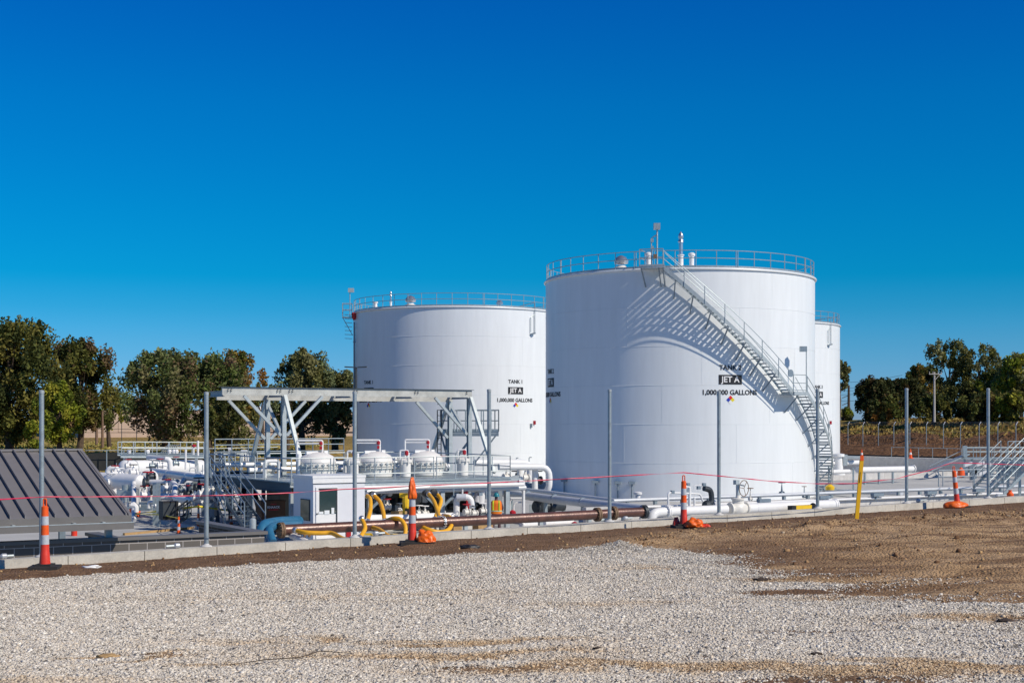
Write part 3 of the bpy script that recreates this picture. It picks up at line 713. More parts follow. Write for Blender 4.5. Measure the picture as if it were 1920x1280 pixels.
slab(m, se-.09, se-.06, .004, .99, .002, .05)
m.build('standing_seams', 'roof_metal', t, smooth=False)
m = MB(); slab(m, se-.03, se+.035, -.002, 1.0, -.10, .035); m.build('rake_trim', 'roof_metal', t, smooth=False)
m = MB(); m.sbox(-22, se+.03, tr-.06, tr+.14, zr+.004, zr+.05); m.build('ridge_cap', 'roof_metal', t, smooth=False)
m = MB()
vs = [W(-22,tr,zr-.003),W(se,tr,zr-.003),W(se,tr+4,ze),W(-22,tr+4,ze),W(-22,tr,zr-.06),W(se,tr,zr-.06),W(se,tr+4,ze-.06),W(-22,tr+4,ze-.06)]
m.add(vs, [(0,1,2,3),(4,7,6,5),(0,4,5,1),(1,5,6,2),(2,6,7,3),(3,7,4,0)]); m.build('rear_panel', 'roof_metal', t, smooth=False)
m = MB(); m.sbox(-22, se+.03, te-.012, te+.03, ze-.16, ze+.006); m.build('fascia', 'coping', t, smooth=False)
g_ = MB(); g_.sbox(-22, se+.04, te-.16, te-.014, ze-.28, ze-.145); gt = g_.build('gutter', 'coping', t, smooth=False)
m = MB(); m.sbox(-22, se+.042, te-.165, te-.145, ze-.143, ze-.125); m.build('gutter_lip', 'galv_light', gt, smooth=False)
m = MB(); s_ = se-.6
while s_ > -22: m.sbox(s_-.03, s_+.03, te-.16, te+.0, ze-.122, ze-.110); s_ -= .62
m.build('gutter_hanger', 'galv_light', gt, smooth=False)
for cs in (-5.3, -9.6, -14.0):
    m = MB(); m.sbox(cs-.07, cs+.07, 8.17, 8.31, zt+.077, ze-.02); m.build('column', 'galv_light', t, smooth=False)
    m = MB(); m.sbox(cs-.07, cs+.07, 12.2, 12.34, FL, zr-.2); m.build('column', 'steel_blue', t, smooth=False)

# ---------------------------------------------------------------- tanks
RT = 9.15; ZB = -4.97; ZT = 9.63
def cyl_pt(c, r, a, z): return Vector((c[0]+r*math.cos(a), c[1]+r*math.sin(a), z))
def wrap(c, r, a0, geo, zc, parent, name, mt):
    vs, fs = geo; m = MB()
    m.add([cyl_pt(c, r, a0+v.x/r, zc+v.y) for v in vs], fs)
    o = m.build(name, mt, parent, smooth=False)
    s_ = o.modifiers.new('thickness', 'SOLIDIFY'); s_.thickness = .004; return o
def grid_plate(w, h, nx=10):
    vs = []; fs = []
    for i in range(nx+1): vs += [Vector((-w/2+w*i/nx, -h/2, 0)), Vector((-w/2+w*i/nx, h/2, 0))]
    for i in range(nx): fs.append((2*i, 2*i+2, 2*i+3, 2*i+1))
    return vs, fs
def rot_square(side, ox, oy):
    h = side/math.sqrt(2); return [Vector((ox,oy-h,0)),Vector((ox+h,oy,0)),Vector((ox,oy+h,0)),Vector((ox-h,oy,0))], [(0,1,2,3)]
def arc(c, r, a0, a1, z0, z1, n):
    return [cyl_pt(c, r, a0+(a1-a0)*i/n, z0+(z1-z0)*i/n) for i in range(n+1)]
def ribbon_arc(m, c, r, th, a0, a1, z0, z1, h, n=40, zoff=0):
    vs = []; fs = []
    for i in range(n+1):
        a = a0+(a1-a0)*i/n; z = z0+(z1-z0)*i/n+zoff
        vs += [cyl_pt(c, r-th/2, a, z), cyl_pt(c, r+th/2, a, z), cyl_pt(c, r+th/2, a, z+h), cyl_pt(c, r-th/2, a, z+h)]
    for i in range(n):
        for k in range(4):
            k2 = (k+1) % 4; fs.append((4*i+k, 4*i+k2, 4*i+4+k2, 4*i+4+k))
    fs += [(3,2,1,0), (4*n,4*n+1,4*n+2,4*n+3)]
    m.add(vs, fs)
def tank(num, c, label, labels_at, gap=None):
    t = thing('storage_tank', label, 'storage tank', (c[0], c[1], ZB), 'white cylindrical fuel tanks')
    a_cam = math.atan2(-c[1], -c[0])
    zs = [ZB+2.4333*i for i in range(7)]
    m = MB(); n = 144
    for i in range(6):
        r = RT - .0015*i
        m.lathe((c[0], c[1], 0), [(r, zs[i]), (r, zs[i]+1.2), (r, zs[i+1])], n, cap=False)
        if i: m.tube([cyl_pt(c, r+.006, 2*pi*k/n, zs[i]) for k in range(n)], .010, 5, closed=True)
        for k in range(8):                # staggered vertical welds
            a = 2*pi*(k/8) + i*.27 + num*.4
            m.tube([cyl_pt(c, r+.003, a, zs[i]+.03), cyl_pt(c, r+.003, a, zs[i+1]-.03)], .004, 5)
    m.build('shell', 'tank_white', t, angle=40)
    m = MB(); m.lathe((c[0], c[1], 0), [(RT+.12, ZB-.02), (RT+.12, ZB+.05), (RT, ZB+.052)], 96, cap=False); m.lathe((c[0], c[1], 0), [(RT+.5, FL-.1), (RT+.5, ZB-.02), (RT+.1, ZB-.018)], 96, cap=False)
    m.build('base_ring', 'concrete_wall', t)
    m = MB(); m.lathe((c[0], c[1], 0), [(RT-.02, ZT-.02), (RT-.3, ZT+.06), (RT*.5, ZT+.42), (.01, ZT+.75)], 96, cap=False); m.build('roof', 'tank_white', t)
    m = MB(); m.tube([cyl_pt(c, RT+.045, 2*pi*k/n, ZT-.05) for k in range(n)], .075, 8, closed=True); m.build('rim', 'tank_white', t)
    # walkway rail around the roof
    m = MB(); N = 44; rr = RT-.07
    m.lathe((c[0], c[1], 0), [(rr+.01, ZT+.04), (rr+.01, ZT+.16), (rr-.01, ZT+.16), (rr-.01, ZT+.04)], 96, cap=False)
    for h in (1.08, .60): m.tube([cyl_pt(c, rr, 2*pi*k/132, ZT+.02+h) for k in range(132)], .024, 5, closed=True)
    rail = m.build('guard_rail', 'galv', t)
    posts = MB()
    for k in range(N):
        a = 2*pi*k/N; posts.tube([cyl_pt(c, rr, a, ZT), cyl_pt(c, rr, a, ZT+1.1)], .027, 6)
        if k % 5 == 0: posts.tube([cyl_pt(c, rr, a+.013, ZT), cyl_pt(c, rr, a+.013, ZT+1.1)], .027, 6)
    build_each(posts, 'rail_post', 'galv', rail)
    for a in labels_at:
        aa = a_cam + R(a)
        wrap(c, RT+.012, aa, text_geo('TANK %d' % num, .31, .012), 3.42, t, 'tank_number', 'letter_black')
        pl = wrap(c, RT+.010, aa, grid_plate(1.55, .60), 2.68, t, 'fuel_plate', 'letter_black')
        wrap(c, RT+.022, aa, text_geo('JET A', .37, .011), 2.68, pl, 'plate_lettering', 'letter_white')
        wrap(c, RT+.012, aa, text_geo('1,000,000 GALLONS', .31, .013), 1.87, t, 'capacity_lettering', 'letter_black')
        sd_ = .20
        h = sd_/math.sqrt(2)
        for (ox, oy, mt, nm) in ((-h, 0, 'sign_blue', 'hazard_square'), (0, h, 'sign_red', 'hazard_square'), (h, 0, 'sign_yellow', 'hazard_square'), (0, -h, 'letter_white', 'hazard_square')):
            wrap(c, RT+.012, aa, rot_square(sd_*.98, ox, oy), 1.42, t, nm, mt)
    return t, a_cam
def vent(c, parent, a, r, kind, h=1.0):
    b_ = cyl_pt(c, r, a, ZT+.02)
    if kind == 'mush':
        m = MB(); m.lathe(b_, [(.50,0),(.50,.22),(.36,.26),(.26,.35)], 20); m.build('vent_base', 'vessel', parent)
        m = MB(); m.lathe(b_, [(.30,.45),(.44,.5),(.46,.68),(.30,.90),(.10,1.0),(.02,1.02)], 20); m.build('vent_hood', 'stainless', parent)
    elif kind == 'mushs':
        m = MB(); m.lathe(b_, [(.30,0),(.30,.12),(.16,.2),(.16,.3),(.30,.34),(.30,.45),(.18,.6),(.02,.66)], 18); m.build('vent_hood', 'stainless', parent)
    elif kind == 'hood':
        m = MB(); m.lathe(b_, [(.15,0),(.15,h*.8),(.22,h*.82),(.22,h*.93),(.12,h)], 16); m.build('vent_pipe', 'white', parent)
    elif kind == 'stack':
        m = MB(); m.lathe(b_, [(.16*h,0),(.16*h,.95*h),(.22*h,.97*h),(.22*h,1.02*h),(.14*h,1.04*h)], 16); v_ = m.build('vent_stack', 'white', parent)
        m = MB(); m.lathe(b_, [(k_*h, z_*h) for k_, z_ in ((.13,1.04),(.13,1.80),(.19,1.84),(.15,1.95),(.13,2.05),(.17,2.15),(.15,2.3),(.05,2.45),(.02,2.5))], 14); m.build('flame_arrester', 'stainless', v_)
def flood(m1, m2, p, h, d=Vector((-1,0,0))):
    m1.tube([p, p+Vector((0,0,h))], .03, 8)
T2 = (11.46, 97.7); T1 = (-4.96, 126.9); T3 = (23.8, 143.9)
tk2, A2 = tank(2, T2, 'largest white tank in front with a spiral stair, marked TANK 2', (20.5, -69.5))
tk1, A1 = tank(1, T1, 'white tank at left marked TANK 1, partly behind tank 2', (33.0, -55.0))
tk3, A3 = tank(3, T3, 'white tank mostly hidden behind the right side of tank 2', (47.0,))
def roof_scatter(c, par, a_cam, items):
    for (deg, r, kind, h) in items: vent(c, par, a_cam+R(deg), r, kind, h)
roof_scatter(T2, tk2, A2, [(-26.5, 8.2, 'mush', 1), (-14, 7.9, 'hood', 1.15), (1, 7.2, 'stack', 1.0), (6.5, 7.2, 'hood', 1.15)])
roof_scatter(T1, tk1, A1, [(-28, 8.2, 'mush', 1), (27, 8.0, 'mushs', .6), (-58, 8.2, 'hood', .75), (-45, 7.9, 'stack', .62)])
for (c, par, ac, deg) in ((T1, tk1, A1, 46), (T3, tk3, A3, 60)):       # foam line dropping from the rim
    a = ac+R(deg); m = MB(); r_ = RT+.10
    m.pipe([cyl_pt(c, RT-2.2, a, ZT+.25), cyl_pt(c, r_, a, ZT+.55), cyl_pt(c, r_, a, ZT-2.0)], .035, n=6)
    m.pipe([cyl_pt(c, r_, a, ZT-.45), cyl_pt(c, r_, a-.055, ZT-.75), cyl_pt(c, r_, a-.055, ZT-2.0)], .03, n=6); m.build('gauge_pipe', 'galv', par)
    m = MB(); m.obox(cyl_pt(c, r_+.05, a-.03, ZT-2.1), Vector((.22,0,.05)), Vector((0,.15,0)), Vector((0,0,.06))); m.build('gauge_box', 'galv', par)
    m = MB(); m.obox(cyl_pt(c, RT+.08, a, -.0), Vector((.10,0,0)), Vector((0,.05,0)), Vector((0,0,.16))); m.build('alarm_box', 'red', par)
    m = MB(); m.obox(cyl_pt(c, RT+.08, a-.045, -.25), Vector((.09,0,0)), Vector((0,.05,0)), Vector((0,0,.17))); m.build('grey_box', 'galv', par)
# foam pipe with red head at the left edge of tank 1
a = A1+R(-73); m = MB(); m.pipe([cyl_pt(T1, RT+.14, a, ZB+.5), cyl_pt(T1, RT+.14, a, ZT-.9)], .07, n=8)
for z in (-1, 3, 7): m.lathe(cyl_pt(T1, RT+.14, a, z), [(.13,-.03),(.13,.03)], 10)
m.build('foam_riser', 'steel_blue', tk1)
m = MB(); m.lathe(cyl_pt(T1, RT+.16, a, ZT-.72), [(.08,0),(.20,.2),(.24,.62),(.1,.68)], 12); m.build('foam_chamber', 'red', tk1)
# small ladder cage platform at tank 1 left edge
a = A1+R(-88); m = MB()
for k in range(7):
    z = ZT-2.2+k*.35; m.beam(cyl_pt(T1, RT+.1, a, z), cyl_pt(T1, RT+.75, a, z+.04), .3, .03)
m.rail([cyl_pt(T1, RT+.1, a-.05, ZT-.2), cyl_pt(T1, RT+.95, a-.05, ZT-.2), cyl_pt(T1, RT+.95, a+.05, ZT-.2), cyl_pt(T1, RT+.1, a+.05, ZT-.2)], 1.1, .03)
m.tube([cyl_pt(T1, RT+.3, a, ZT-.2), cyl_pt(T1, RT+.3, a, ZT+2.0)], .04, 6)
m.beam(cyl_pt(T1, RT+.05, a, ZT-1.9), cyl_pt(T1, RT+.95, a, ZT-.3), .06, .06); m.beam(cyl_pt(T1, RT+.05, a, ZT-.3), cyl_pt(T1, RT+.98, a, ZT-.3), .8, .06)
m.build('side_platform', 'galv', tk1)
m = MB(); m.obox(cyl_pt(T1, RT+.2, a, ZT+2.1), Vector((.25,0,0)), Vector((0,.15,0)), Vector((0,0,.18))); m.build('flood_lamp', 'galv_light', tk1)

# spiral stair of tank 2
c = T2; RI, RO = RT+.24, RT+1.13
st_a0, st_a1, st_a2, st_a3 = A2+R(-5.2), A2+R(44.0), A2+R(52.0), A2+R(97.5)
zt_, zm, zb_ = ZT-.05, 1.95, FL+.05
stair = MB(); stair_o = None
def flight(a0, a1, z0, z1, nt_, m_tr, m_st, m_in, m_rl, m_br, first):
    n = 40
    ribbon_arc(m_st, c, RO, .02, a0, a1, z0, z1, .30, n, -.17)
    ribbon_arc(m_st, c, RO+.06, .05, a0, a1, z0, z1, .03, n, -.34)
    ribbon_arc(m_in, c, RI, .02, a0, a1, z0, z1, .22, n, -.15)
    for i in range(nt_):
        a = a0+(a1-a0)*(i+.5)/nt_; z = z0+(z1-z0)*(i+.5)/nt_; rad = Vector((math.cos(a), math.sin(a), 0)); tn = Vector((-rad.y, rad.x, 0))
        m_tr.obox(cyl_pt(c, (RI+RO)/2, a, z), rad*(RO-RI-.05)/2, tn*.125, Vector((0,0,.02)))
        m_tr.obox(cyl_pt(c, (RI+RO)/2, a, z)+tn*(-.115 if z1 < z0 else .115)*1+Vector((0,0,-.03)), rad*(RO-RI-.05)/2, tn*.01, Vector((0,0,.03)))
    for h in (1.0, .93, .5):
        if h == .93: continue
        m_rl.tube(arc(c, RO, a0, a1, z0+h, z1+h, n), .024, 6)
    m_rl.tube(arc(c, RI+.02, a0, a1, z0+.95, z1+.95, n), .022, 6)
    npost = 7
    for i in range(npost+1):
        a = a0+(a1-a0)*i/npost; z = z0+(z1-z0)*i/npost; m_rl.tube([cyl_pt(c, RO+.02, a, z-.1), cyl_pt(c, RO+.02, a, z+1.0)], .027, 6)
    for i in range(1, 8):
        a = a0+(a1-a0)*(i-.35)/8; z = z0+(z1-z0)*(i-.35)/8
        m_br.beam(cyl_pt(c, RO-.02, a, z-.20), cyl_pt(c, RT+.03, a-.012, z-1.25), .07, .07)
        m_br.beam(cyl_pt(c, RO-.02, a, z-.22), cyl_pt(c, RT+.03, a, z-.22), .06, .06)
m_tr, m_st, m_in, m_rl, m_br = MB(), MB(), MB(), MB(), MB()
flight(st_a0, st_a1, zt_, zm, 37, m_tr, m_st, m_in, m_rl, m_br, True)
flight(st_a2, st_a3, zm, zb_, 33, m_tr, m_st, m_in, m_rl, m_br, False)
# middle landing
def plat(m, a0, a1, r0, r1, z, th, n=6):
    ribbon_arc(m, c, (r0+r1)/2, (r1-r0), a0, a1, z, z, th, n, -th)
m_pl = MB(); plat(m_pl, st_a1, st_a2, RI-.1, RO+.12, zm, .22); m_br.beam(cyl_pt(c, RO, (st_a1+st_a2)/2, zm-.06), cyl_pt(c, RT+.03, (st_a1+st_a2)/2-.02, zm-1.3), .07, .07)
m_rl.rail([cyl_pt(c, RO, st_a1+.004, zm), cyl_pt(c, RO, st_a2-.004, zm)], 1.07, .027, mids=(.55, .1))
# top platform
pa0, pa1 = A2+R(-13.5), A2+R(-4.8)
plat(m_pl, pa0, pa1, RT-.2, RO+.1, ZT, .10)
ribbon_arc(m_pl, c, RO+.1, .03, pa0, pa1, ZT, ZT, .12, 4, .002)
m_rl.rail([cyl_pt(c, RT-.1, pa0, ZT), cyl_pt(c, RO+.08, pa0, ZT), cyl_pt(c, RO+.08, (pa0+pa1)/2, ZT), cyl_pt(c, RO+.08, pa1-.01, ZT)], 1.07, .03)
for a in (pa0+.01, (pa0+pa1)/2+.04, pa1-.01): m_br.beam(cyl_pt(c, RO+.05, a, ZT-.1), cyl_pt(c, RT+.03, a, ZT-1.15), .07, .07)
stair_o = m_pl.build('stair', 'galv_light', tk2, smooth=False); stair_o['label'] = 'galvanized spiral stair wound round the right front of the shell'
build_each(m_tr, 'tread', 'galv_light', stair_o, 2, smooth=False); m_st.build('stringer', 'galv_light', stair_o, smooth=False); m_in.build('stringer', 'galv_light', stair_o, smooth=False)
m_rl.build('handrail', 'galv', stair_o); build_each(m_br, 'bracket', 'steel_blue', stair_o, 1, smooth=False)
# lamps on the stair
pp = cyl_pt(c, RO+.06, pa1-.045, ZT); m = MB(); m.tube([pp, pp+Vector((0,0,2.45))], .045, 8)
q = cyl_pt(c, RO+.0, (pa0+pa1)/2-.005, ZT); m.pipe([q, q+Vector((0,0,1.75)), pp+Vector((0,0,1.95))], .035, n=6); m.build('lamp_pole', 'galv_light', tk2)
m = MB(); m.obox(pp+Vector((-.02,0,2.45)), Vector((.20,0,0)), Vector((0,.16,0)), Vector((0,0,.19))); m.obox(q+Vector((.04,0,1.6)), Vector((.09,0,0)), Vector((0,.08,0)), Vector((0,0,.10))); m.obox(q+Vector((.06,0,1.15)), Vector((.09,0,0)), Vector((0,.08,0)), Vector((0,0,.10)))
m.build('flood_lamp', 'galv', tk2, smooth=False)
m = MB(); m.obox(pp+Vector((-.12,0,.62)), Vector((.12,0,0)), Vector((0,.06,0)), Vector((0,0,.12))); m.build('switch_box', 'rust_flange', tk2, smooth=False)
pp = cyl_pt(c, RO+.03, st_a2-.012, zm); m = MB(); m.tube([pp, pp+Vector((0,0,2.75))], .035, 8); m.build('lamp_pole', 'galv_light', tk2)
m = MB(); m.obox(pp+Vector((-.20,0,2.72)), Vector((.22,0,0)), Vector((0,.15,0)), Vector((0,0,.17))); m.build('flood_lamp', 'galv', tk2, smooth=False)
a = A2+R(42.5); pp = cyl_pt(c, RO+.05, a, zm+1.15); m = MB(); m.lathe(pp, [(.24,-.02),(.24,.02)], 16, Vector((math.cos(a), math.sin(a), 0))); m.build('round_sign', 'steel_blue', tk2)
# clips low on the shaded side
for px in (1070, 1130, 1170, 1195):
    a = A2+math.asin(max(-1, (px-1276)/256)); m = MB(); m.tube([cyl_pt(c, RT+.12, a, ZB+.2), cyl_pt(c, RT+.12, a, ZB+1.15)], .05, 6); m.obox(cyl_pt(c, RT+.14, a, ZB+1.2), Vector((.2,0,0)), Vector((0,.15,0)), Vector((0,0,.08))); m.build('anchor_clip', 'steel_blue', tk2, smooth=False)
# ---------------------------------------------------------------- main pipe line along the yard (t = 26.6)
TP = 26.6
def P_(px, py, t=TP): return onp(px, py, t)
def support(m, p, w=.16, z1=None):
    m.obox(Vector((p.x, p.y, (FL+(z1 if z1 is not None else p.z-.2))/2)), U*w/2, V*w/2, Vector((0,0,abs((z1 if z1 is not None else p.z-.2)-FL)/2)))
t = thing('rusty_pipeline', 'long rust brown steel pipe with bolted flanges crossing in front of the pump yard', 'pipeline', P_(540, 993))
a = P_(527, 993.5); b_ = P_(1120, 964); m = MB(); m.tube([a, b_], .203, 20); m.build('pipe', 'rust_pipe', t)
c_ = P_(1150, 961.5); d_ = P_(1206, 959); m = MB(); m.tube([b_+U*.06, c_-U*.06], .195, 20); m.tube([c_+U*.06, d_], .203, 20); m.build('pipe', 'rust_pipe', t)
dr = (b_-a).normalized()
for p, n_ in ((a, 14), (b_, 14), (c_, 14)):
    m = MB(); m.flange(p-dr*.045, dr, .30, .07, n_); m.flange(p+dr*.045, dr, .30, .07, 0); m.build('flange', 'rust_flange', t)
m = MB(); m.flange(d_, dr, .30, .07, 14); m.flange(d_+dr*.08, dr, .30, .07, 0); m.build('flange', 'dark_steel', t)
q = a+(b_-a)*.478; m = MB(); m.flange(q, dr, .27, .05, 14); m.build('flange', 'stainless', t)
m = MB()
for k in (.05, .3, .55, .8, .97): support(m, a+(b_-a)*k)
build_each(m, 'pipe_stand', 'galv_light', t, smooth=False)
m = MB()
for px, py in ((556, 1003), (571, 1003), (580, 1003)): m.pipe([P_(px, 995, TP-.15), P_(px, py+3, TP-.22)], .05, n=8)
build_each(m, 'drain_nipple', 'rust_flange', t)

t = thing('white_pipeline', 'thick white pipe with elbow and big gear valve behind the wall at right centre', 'pipeline', P_(1240, 958))
e0 = P_(1212, 990); e0.z = -4.6
m = MB(); p1 = P_(1250, 958.5); p2 = P_(1362, 954); p0 = P_(1221, 960)
m.pipe([P_(1221, 995), P_(1221, 961), p1], .20, .62, 20); m.build('elbow', 'white', t)
p1b = P_(1251, 958.5); m = MB(); m.tube([p1b, p2], .20, 20); m.build('pipe', 'white', t)
drp = (p2-p1).normalized()
m = MB(); m.flange(p1b-drp*.04, drp, .30, .07, 14); m.flange(p1b+drp*.05, drp, .30, .07, 0); m.build('flange', 'white', t)
vc = P_(1384, 953.5)
m = MB(); m.lathe(vc-drp*.50, [(.29,0),(.29,.07),(.22,.10),(.26,.2),(.33,.35),(.36,.5),(.33,.65),(.26,.8),(.22,.9),(.29,.93),(.29,1.0)], 24, drp)
vb = m.build('valve_body', 'bolt_white', t)
m = MB(); m.lathe(vc, [(.26,0),(.26,.40),(.31,.41),(.31,.47),(.12,.5),(.10,.62)], 18); m.build('valve_bonnet', 'bolt_white', vb)
m = MB(); m.tube([vc+Vector((0,0,.55)), vc+Vector((-.03,0,1.15))], [.10,.07], 10); m.obox(vc+Vector((-.08,0,1.2)), U*.10, V*.10, Vector((0,0,.10))); m.tube([vc+Vector((-.05,0,1.12)), vc+Vector((.25,-.28,1.05))], .03, 8); m.build('valve_gear', 'galv_light', vb)
wc = P_(1395, 915); m = MB(); ax = (U*.25-V).normalized(); x_ = ax.orthogonal().normalized(); y_ = ax.cross(x_); rr = .36
m.tube([wc+(x_*math.cos(k*pi/14)+y_*math.sin(k*pi/14))*rr for k in range(28)], .018, 6, closed=True)
for k in range(3): m.tube([wc+(x_*math.cos(k*2.09+.3)+y_*math.sin(k*2.09+.3))*rr, wc], .014, 6)
m.build('handwheel', 'rust_flange', vb)
p3 = P_(1402, 952.5); p4 = P_(1562, 945)
m = MB(); m.tube([p3, p4], .225, 20); m.tube([p4, p4+drp*.12], .245, 20); m.tube([P_(1417, 952), P_(1417, 952)+drp*.03], .235, 20); m.build('pipe', 'white', t)
m = MB(); m.lathe(p4+drp*.12, [(.26,0),(.25,.08),(.15,.18),(.02,.22)], 20, drp); m.build('end_cap', 'white', t)
m = MB()
for px in (1290, 1340, 1440, 1500, 1550): support(m, P_(px, 957), .2)
build_each(m, 'pipe_stand', 'galv_light', t, smooth=False)
def valve(par, p, r, h, wheel='red', ax=None, body='bolt_white', wr=None):
    """small gate valve: body, bonnet and handwheel"""
    ax = ax or U; m = MB(); m.lathe(p-ax*r*1.6, [(r*1.7,0),(r*1.7,r*.4),(r*1.05,r*.6),(r*1.3,r*1.6),(r*1.05,r*2.6),(r*1.7,r*2.8),(r*1.7,r*3.2)], 12, ax)
    m.tube([p, p+Vector((0,0,h*.8))], [r*.9, r*.35], 8); v_ = m.build('valve', body, par)
    m = MB(); wr = wr or r*1.8; q = p+Vector((0,0,h)); m.tube([q+Vector((math.cos(k*pi/7)*wr, math.sin(k*pi/7)*wr, 0)) for k in range(14)], max(.014, wr*.12), 5, closed=True)
    m.tube([q-Vector((wr,0,0)), q+Vector((wr,0,0))], max(.012, wr*.1), 5); m.tube([p+Vector((0,0,h*.7)), q], .018, 5); m.build('handwheel', wheel, v_)
# instruments on the white pipe
t = thing('relief_piping', 'small relief pipes and a black pump behind the third cone, over the white pipe', 'piping', P_(1300, 930, 27.6))
def PP(px, py, t_=27.6): return onp(px, py, t_)
m = MB(); m.pipe([PP(1253, 950), PP(1253, 923), PP(1300, 925), PP(1313, 926), PP(1318, 940)], .045, n=8); m.pipe([PP(1293, 950), PP(1293, 912), PP(1285, 912)], .07, n=8); m.pipe([PP(1302, 950), PP(1302, 932)], .05, n=8)
m.pipe([PP(1300, 922), PP(1302, 910), PP(1316, 909), PP(1316, 916)], .018, n=5); m.build('relief_pipe', 'white', t)
m = MB()
for px, py in ((1261, 922), (1290, 908), (1287, 919), (1310, 914), (1320, 908)): m.obox(PP(px, py), U*.08, V*.06, Vector((0,0,.07)))
build_each(m, 'gauge', 'steel_blue', t)
m = MB(); m.pipe([PP(1325, 950), PP(1335, 940), PP(1333, 918), PP(1320, 915)], .13, n=10); m.lathe(PP(1326, 947), [(.2,-.15),(.25,0),(.2,.15)], 12, U); m.build('black_pump', 'dark_steel', t)
m = MB(); m.lathe(PP(1338, 946), [(.0,-.1),(.2,-.06),(.24,0),(.2,.06),(0,.1)], 14, U); m.build('motor_cover', 'white', t)
t = thing('small_valve', 'little handwheel valve behind the white pipe right of the big gear valve', 'valve', PP(1407, 935, 28)); valve(t, PP(1407, 935, 28), .05, .5, 'rust_flange', wr=.14)
t = thing('small_valve', 'green stemmed valve with round wheel at the foot of tank 2', 'valve', PP(1466, 925, 31)); valve(t, PP(1466, 925, 31), .07, .55, 'galv', wr=.17, body='steel_blue')
t = thing('small_valve', 'slim valve on the dike pipe left of the lower stair of tank 2', 'valve', PP(1508, 930, 31)); valve(t, PP(1508, 930, 31), .05, .5, 'rust_flange', wr=.12, body='galv')
t = thing('hatch_fitting', 'short white capped fitting on the silver dike pipe at the foot of tank 2', 'fitting', PP(1196, 935, 31))
m = MB(); m.lathe(PP(1196, 937, 31), [(.12,0),(.12,.25),(.2,.27),(.2,.36),(.1,.4)], 12); m.build('nozzle', 'white', t)
t = thing('sump_pump', 'yellow box with black ends sitting against the end of the white pipe', 'pump', P_(1505, 953, 25.9))
b0, b1 = P_(1489, 953.5, 25.9), P_(1518, 952, 25.9); m = MB(); m.beam(b0, b1, .3, .30); m.build('yellow_case', 'yellow', t, smooth=False)
m = MB(); m.beam(b0-U*.26, b0, .3, .30); m.beam(b1, b1+U*.12, .3, .30); m.lathe(b1+U*.22, [(.2,-.08),(.24,0),(.2,.08)], 16, U); build_each(m, 'end_plate', 'black', t)

# ---------------------------------------------------------------- dike walls and pipes along them
t = thing('dike_wall', 'pale jointed concrete containment wall behind the pipes at lower right', 'wall', W(40, 29, FL))
m = MB()
for a in np.arange(21.5, 95, 2.44): m.sbox(a+.01, a+2.43, 28.85, 29.15, FL-.1, -3.74)
m.build('wall_panel', 'concrete_wall', t, smooth=False)
t = thing('dike_wall', 'grey shaded concrete containment wall below the bare bank at right', 'wall', W(94, 70, FL))
m = MB()
for a in np.arange(29.2, 101, 2.44): m.sbox(94, 94.3, a+.01, a+2.43, FL-.1, -3.55)
m.build('wall_panel', 'concrete_wall', t, smooth=False)
m = MB(); m.sbox(93.99, 95.2, 29.2, 101.6, -3.548, -3.50); m.build('ledge', 'concrete_wall', t, smooth=False)
t = thing('dike_wall', 'rear concrete containment wall far behind the tanks', 'wall', W(40, 102, FL))
m = MB(); m.sbox(-2, 93.9, 101.7, 102, FL-.1, -3.55); m.build('wall_panel', 'concrete_wall', t, smooth=False)
t = thing('divider_curb', 'low pale concrete divider wall crossing the yard right of tank 2', 'curb', W(70, 66, FL))
m = MB()
for a in np.arange(-2, 93, 2.44): m.sbox(a+.01, a+2.43, 65.9, 66.15, FL-.1, FL+.50)
m.build('curb', 'concrete_wall', t, smooth=False)
def run(name, pts, r, mt, label, cat='pipe', flanges=(), joints=0, group=None, bend=None, n=14, stands=0):
    t = thing(name, label, cat, pts[0], group)
    m = MB(); m.pipe(pts, r, bend, n); m.build('pipe', mt, t)
    if joints:
        m = MB(); a, b_ = Vector(pts[0]), Vector(pts[-1])
        for k in range(1, joints): q = a.lerp(b_, k/joints); d = (b_-a).normalized(); m.tube([q-d*.03, q+d*.03], r*1.025, n)
        m.build('joint_band', 'steel_blue' if mt != 'white' else 'galv', t)
    for p, d in flanges: m = MB(); m.flange(p, d, r*1.4, .08, 10, .02); m.build('flange', mt, t)
    if stands:
        m = MB(); a, b_ = Vector(pts[0]), Vector(pts[-1])
        for k in range(stands): support(m, a.lerp(b_, (k+.5)/stands), .14, a.lerp(b_, (k+.5)/stands).z-r)
        build_each(m, 'pipe_stand', 'galv', t, smooth=False)
    return t
run('dike_pipe', [onp(1150, 938.5, 29.6), onp(1930, 910.5, 29.6)], .085, 'silver_pipe', 'long bright silver pipe running along the top of the front dike wall', stands=18)
run('dike_pipe', [onp(1185, 951, 28.7), onp(1930, 922.5, 28.7)], .055, 'white', 'thin white pipe clamped just under the silver one on the front dike wall')
t = thing('conduit_bracket', 'row of dark brackets holding the dike pipes, at right', 'bracket', onp(1700, 922, 28.8))
m = MB()
for px, py in ((1432, 936), (1545, 930), (1645, 925), (1745, 921), (1835, 917)): m.obox(onp(px, py+2, 28.65), U*.35, V*.12, Vector((0,0,.08))); m.beam(onp(px-4, py+12, 28.6), onp(px+2, py+2, 28.6), .07, .07)
build_each(m, 'bracket_arm', 'steel_blue', t, smooth=False)
run('tank_pipe', [at(1690, 924, 88), at(1400, 916, 110)], .16, 'silver_pipe', 'blue grey sloping pipe on the yard floor just above the silver dike pipe', joints=7)
run('transfer_pipe', [P_(1209, 955.5)+Vector((0,0,.02)), Vector(P_(1209, 955.5))+V*8+Vector((0,0,.14)), Vector(P_(1209, 955.5))+V*19+Vector((0,0,.45))], .20, 'silver_pipe', 'long silver pipe slanting back from the black flange toward the pump platform', joints=8, stands=6)
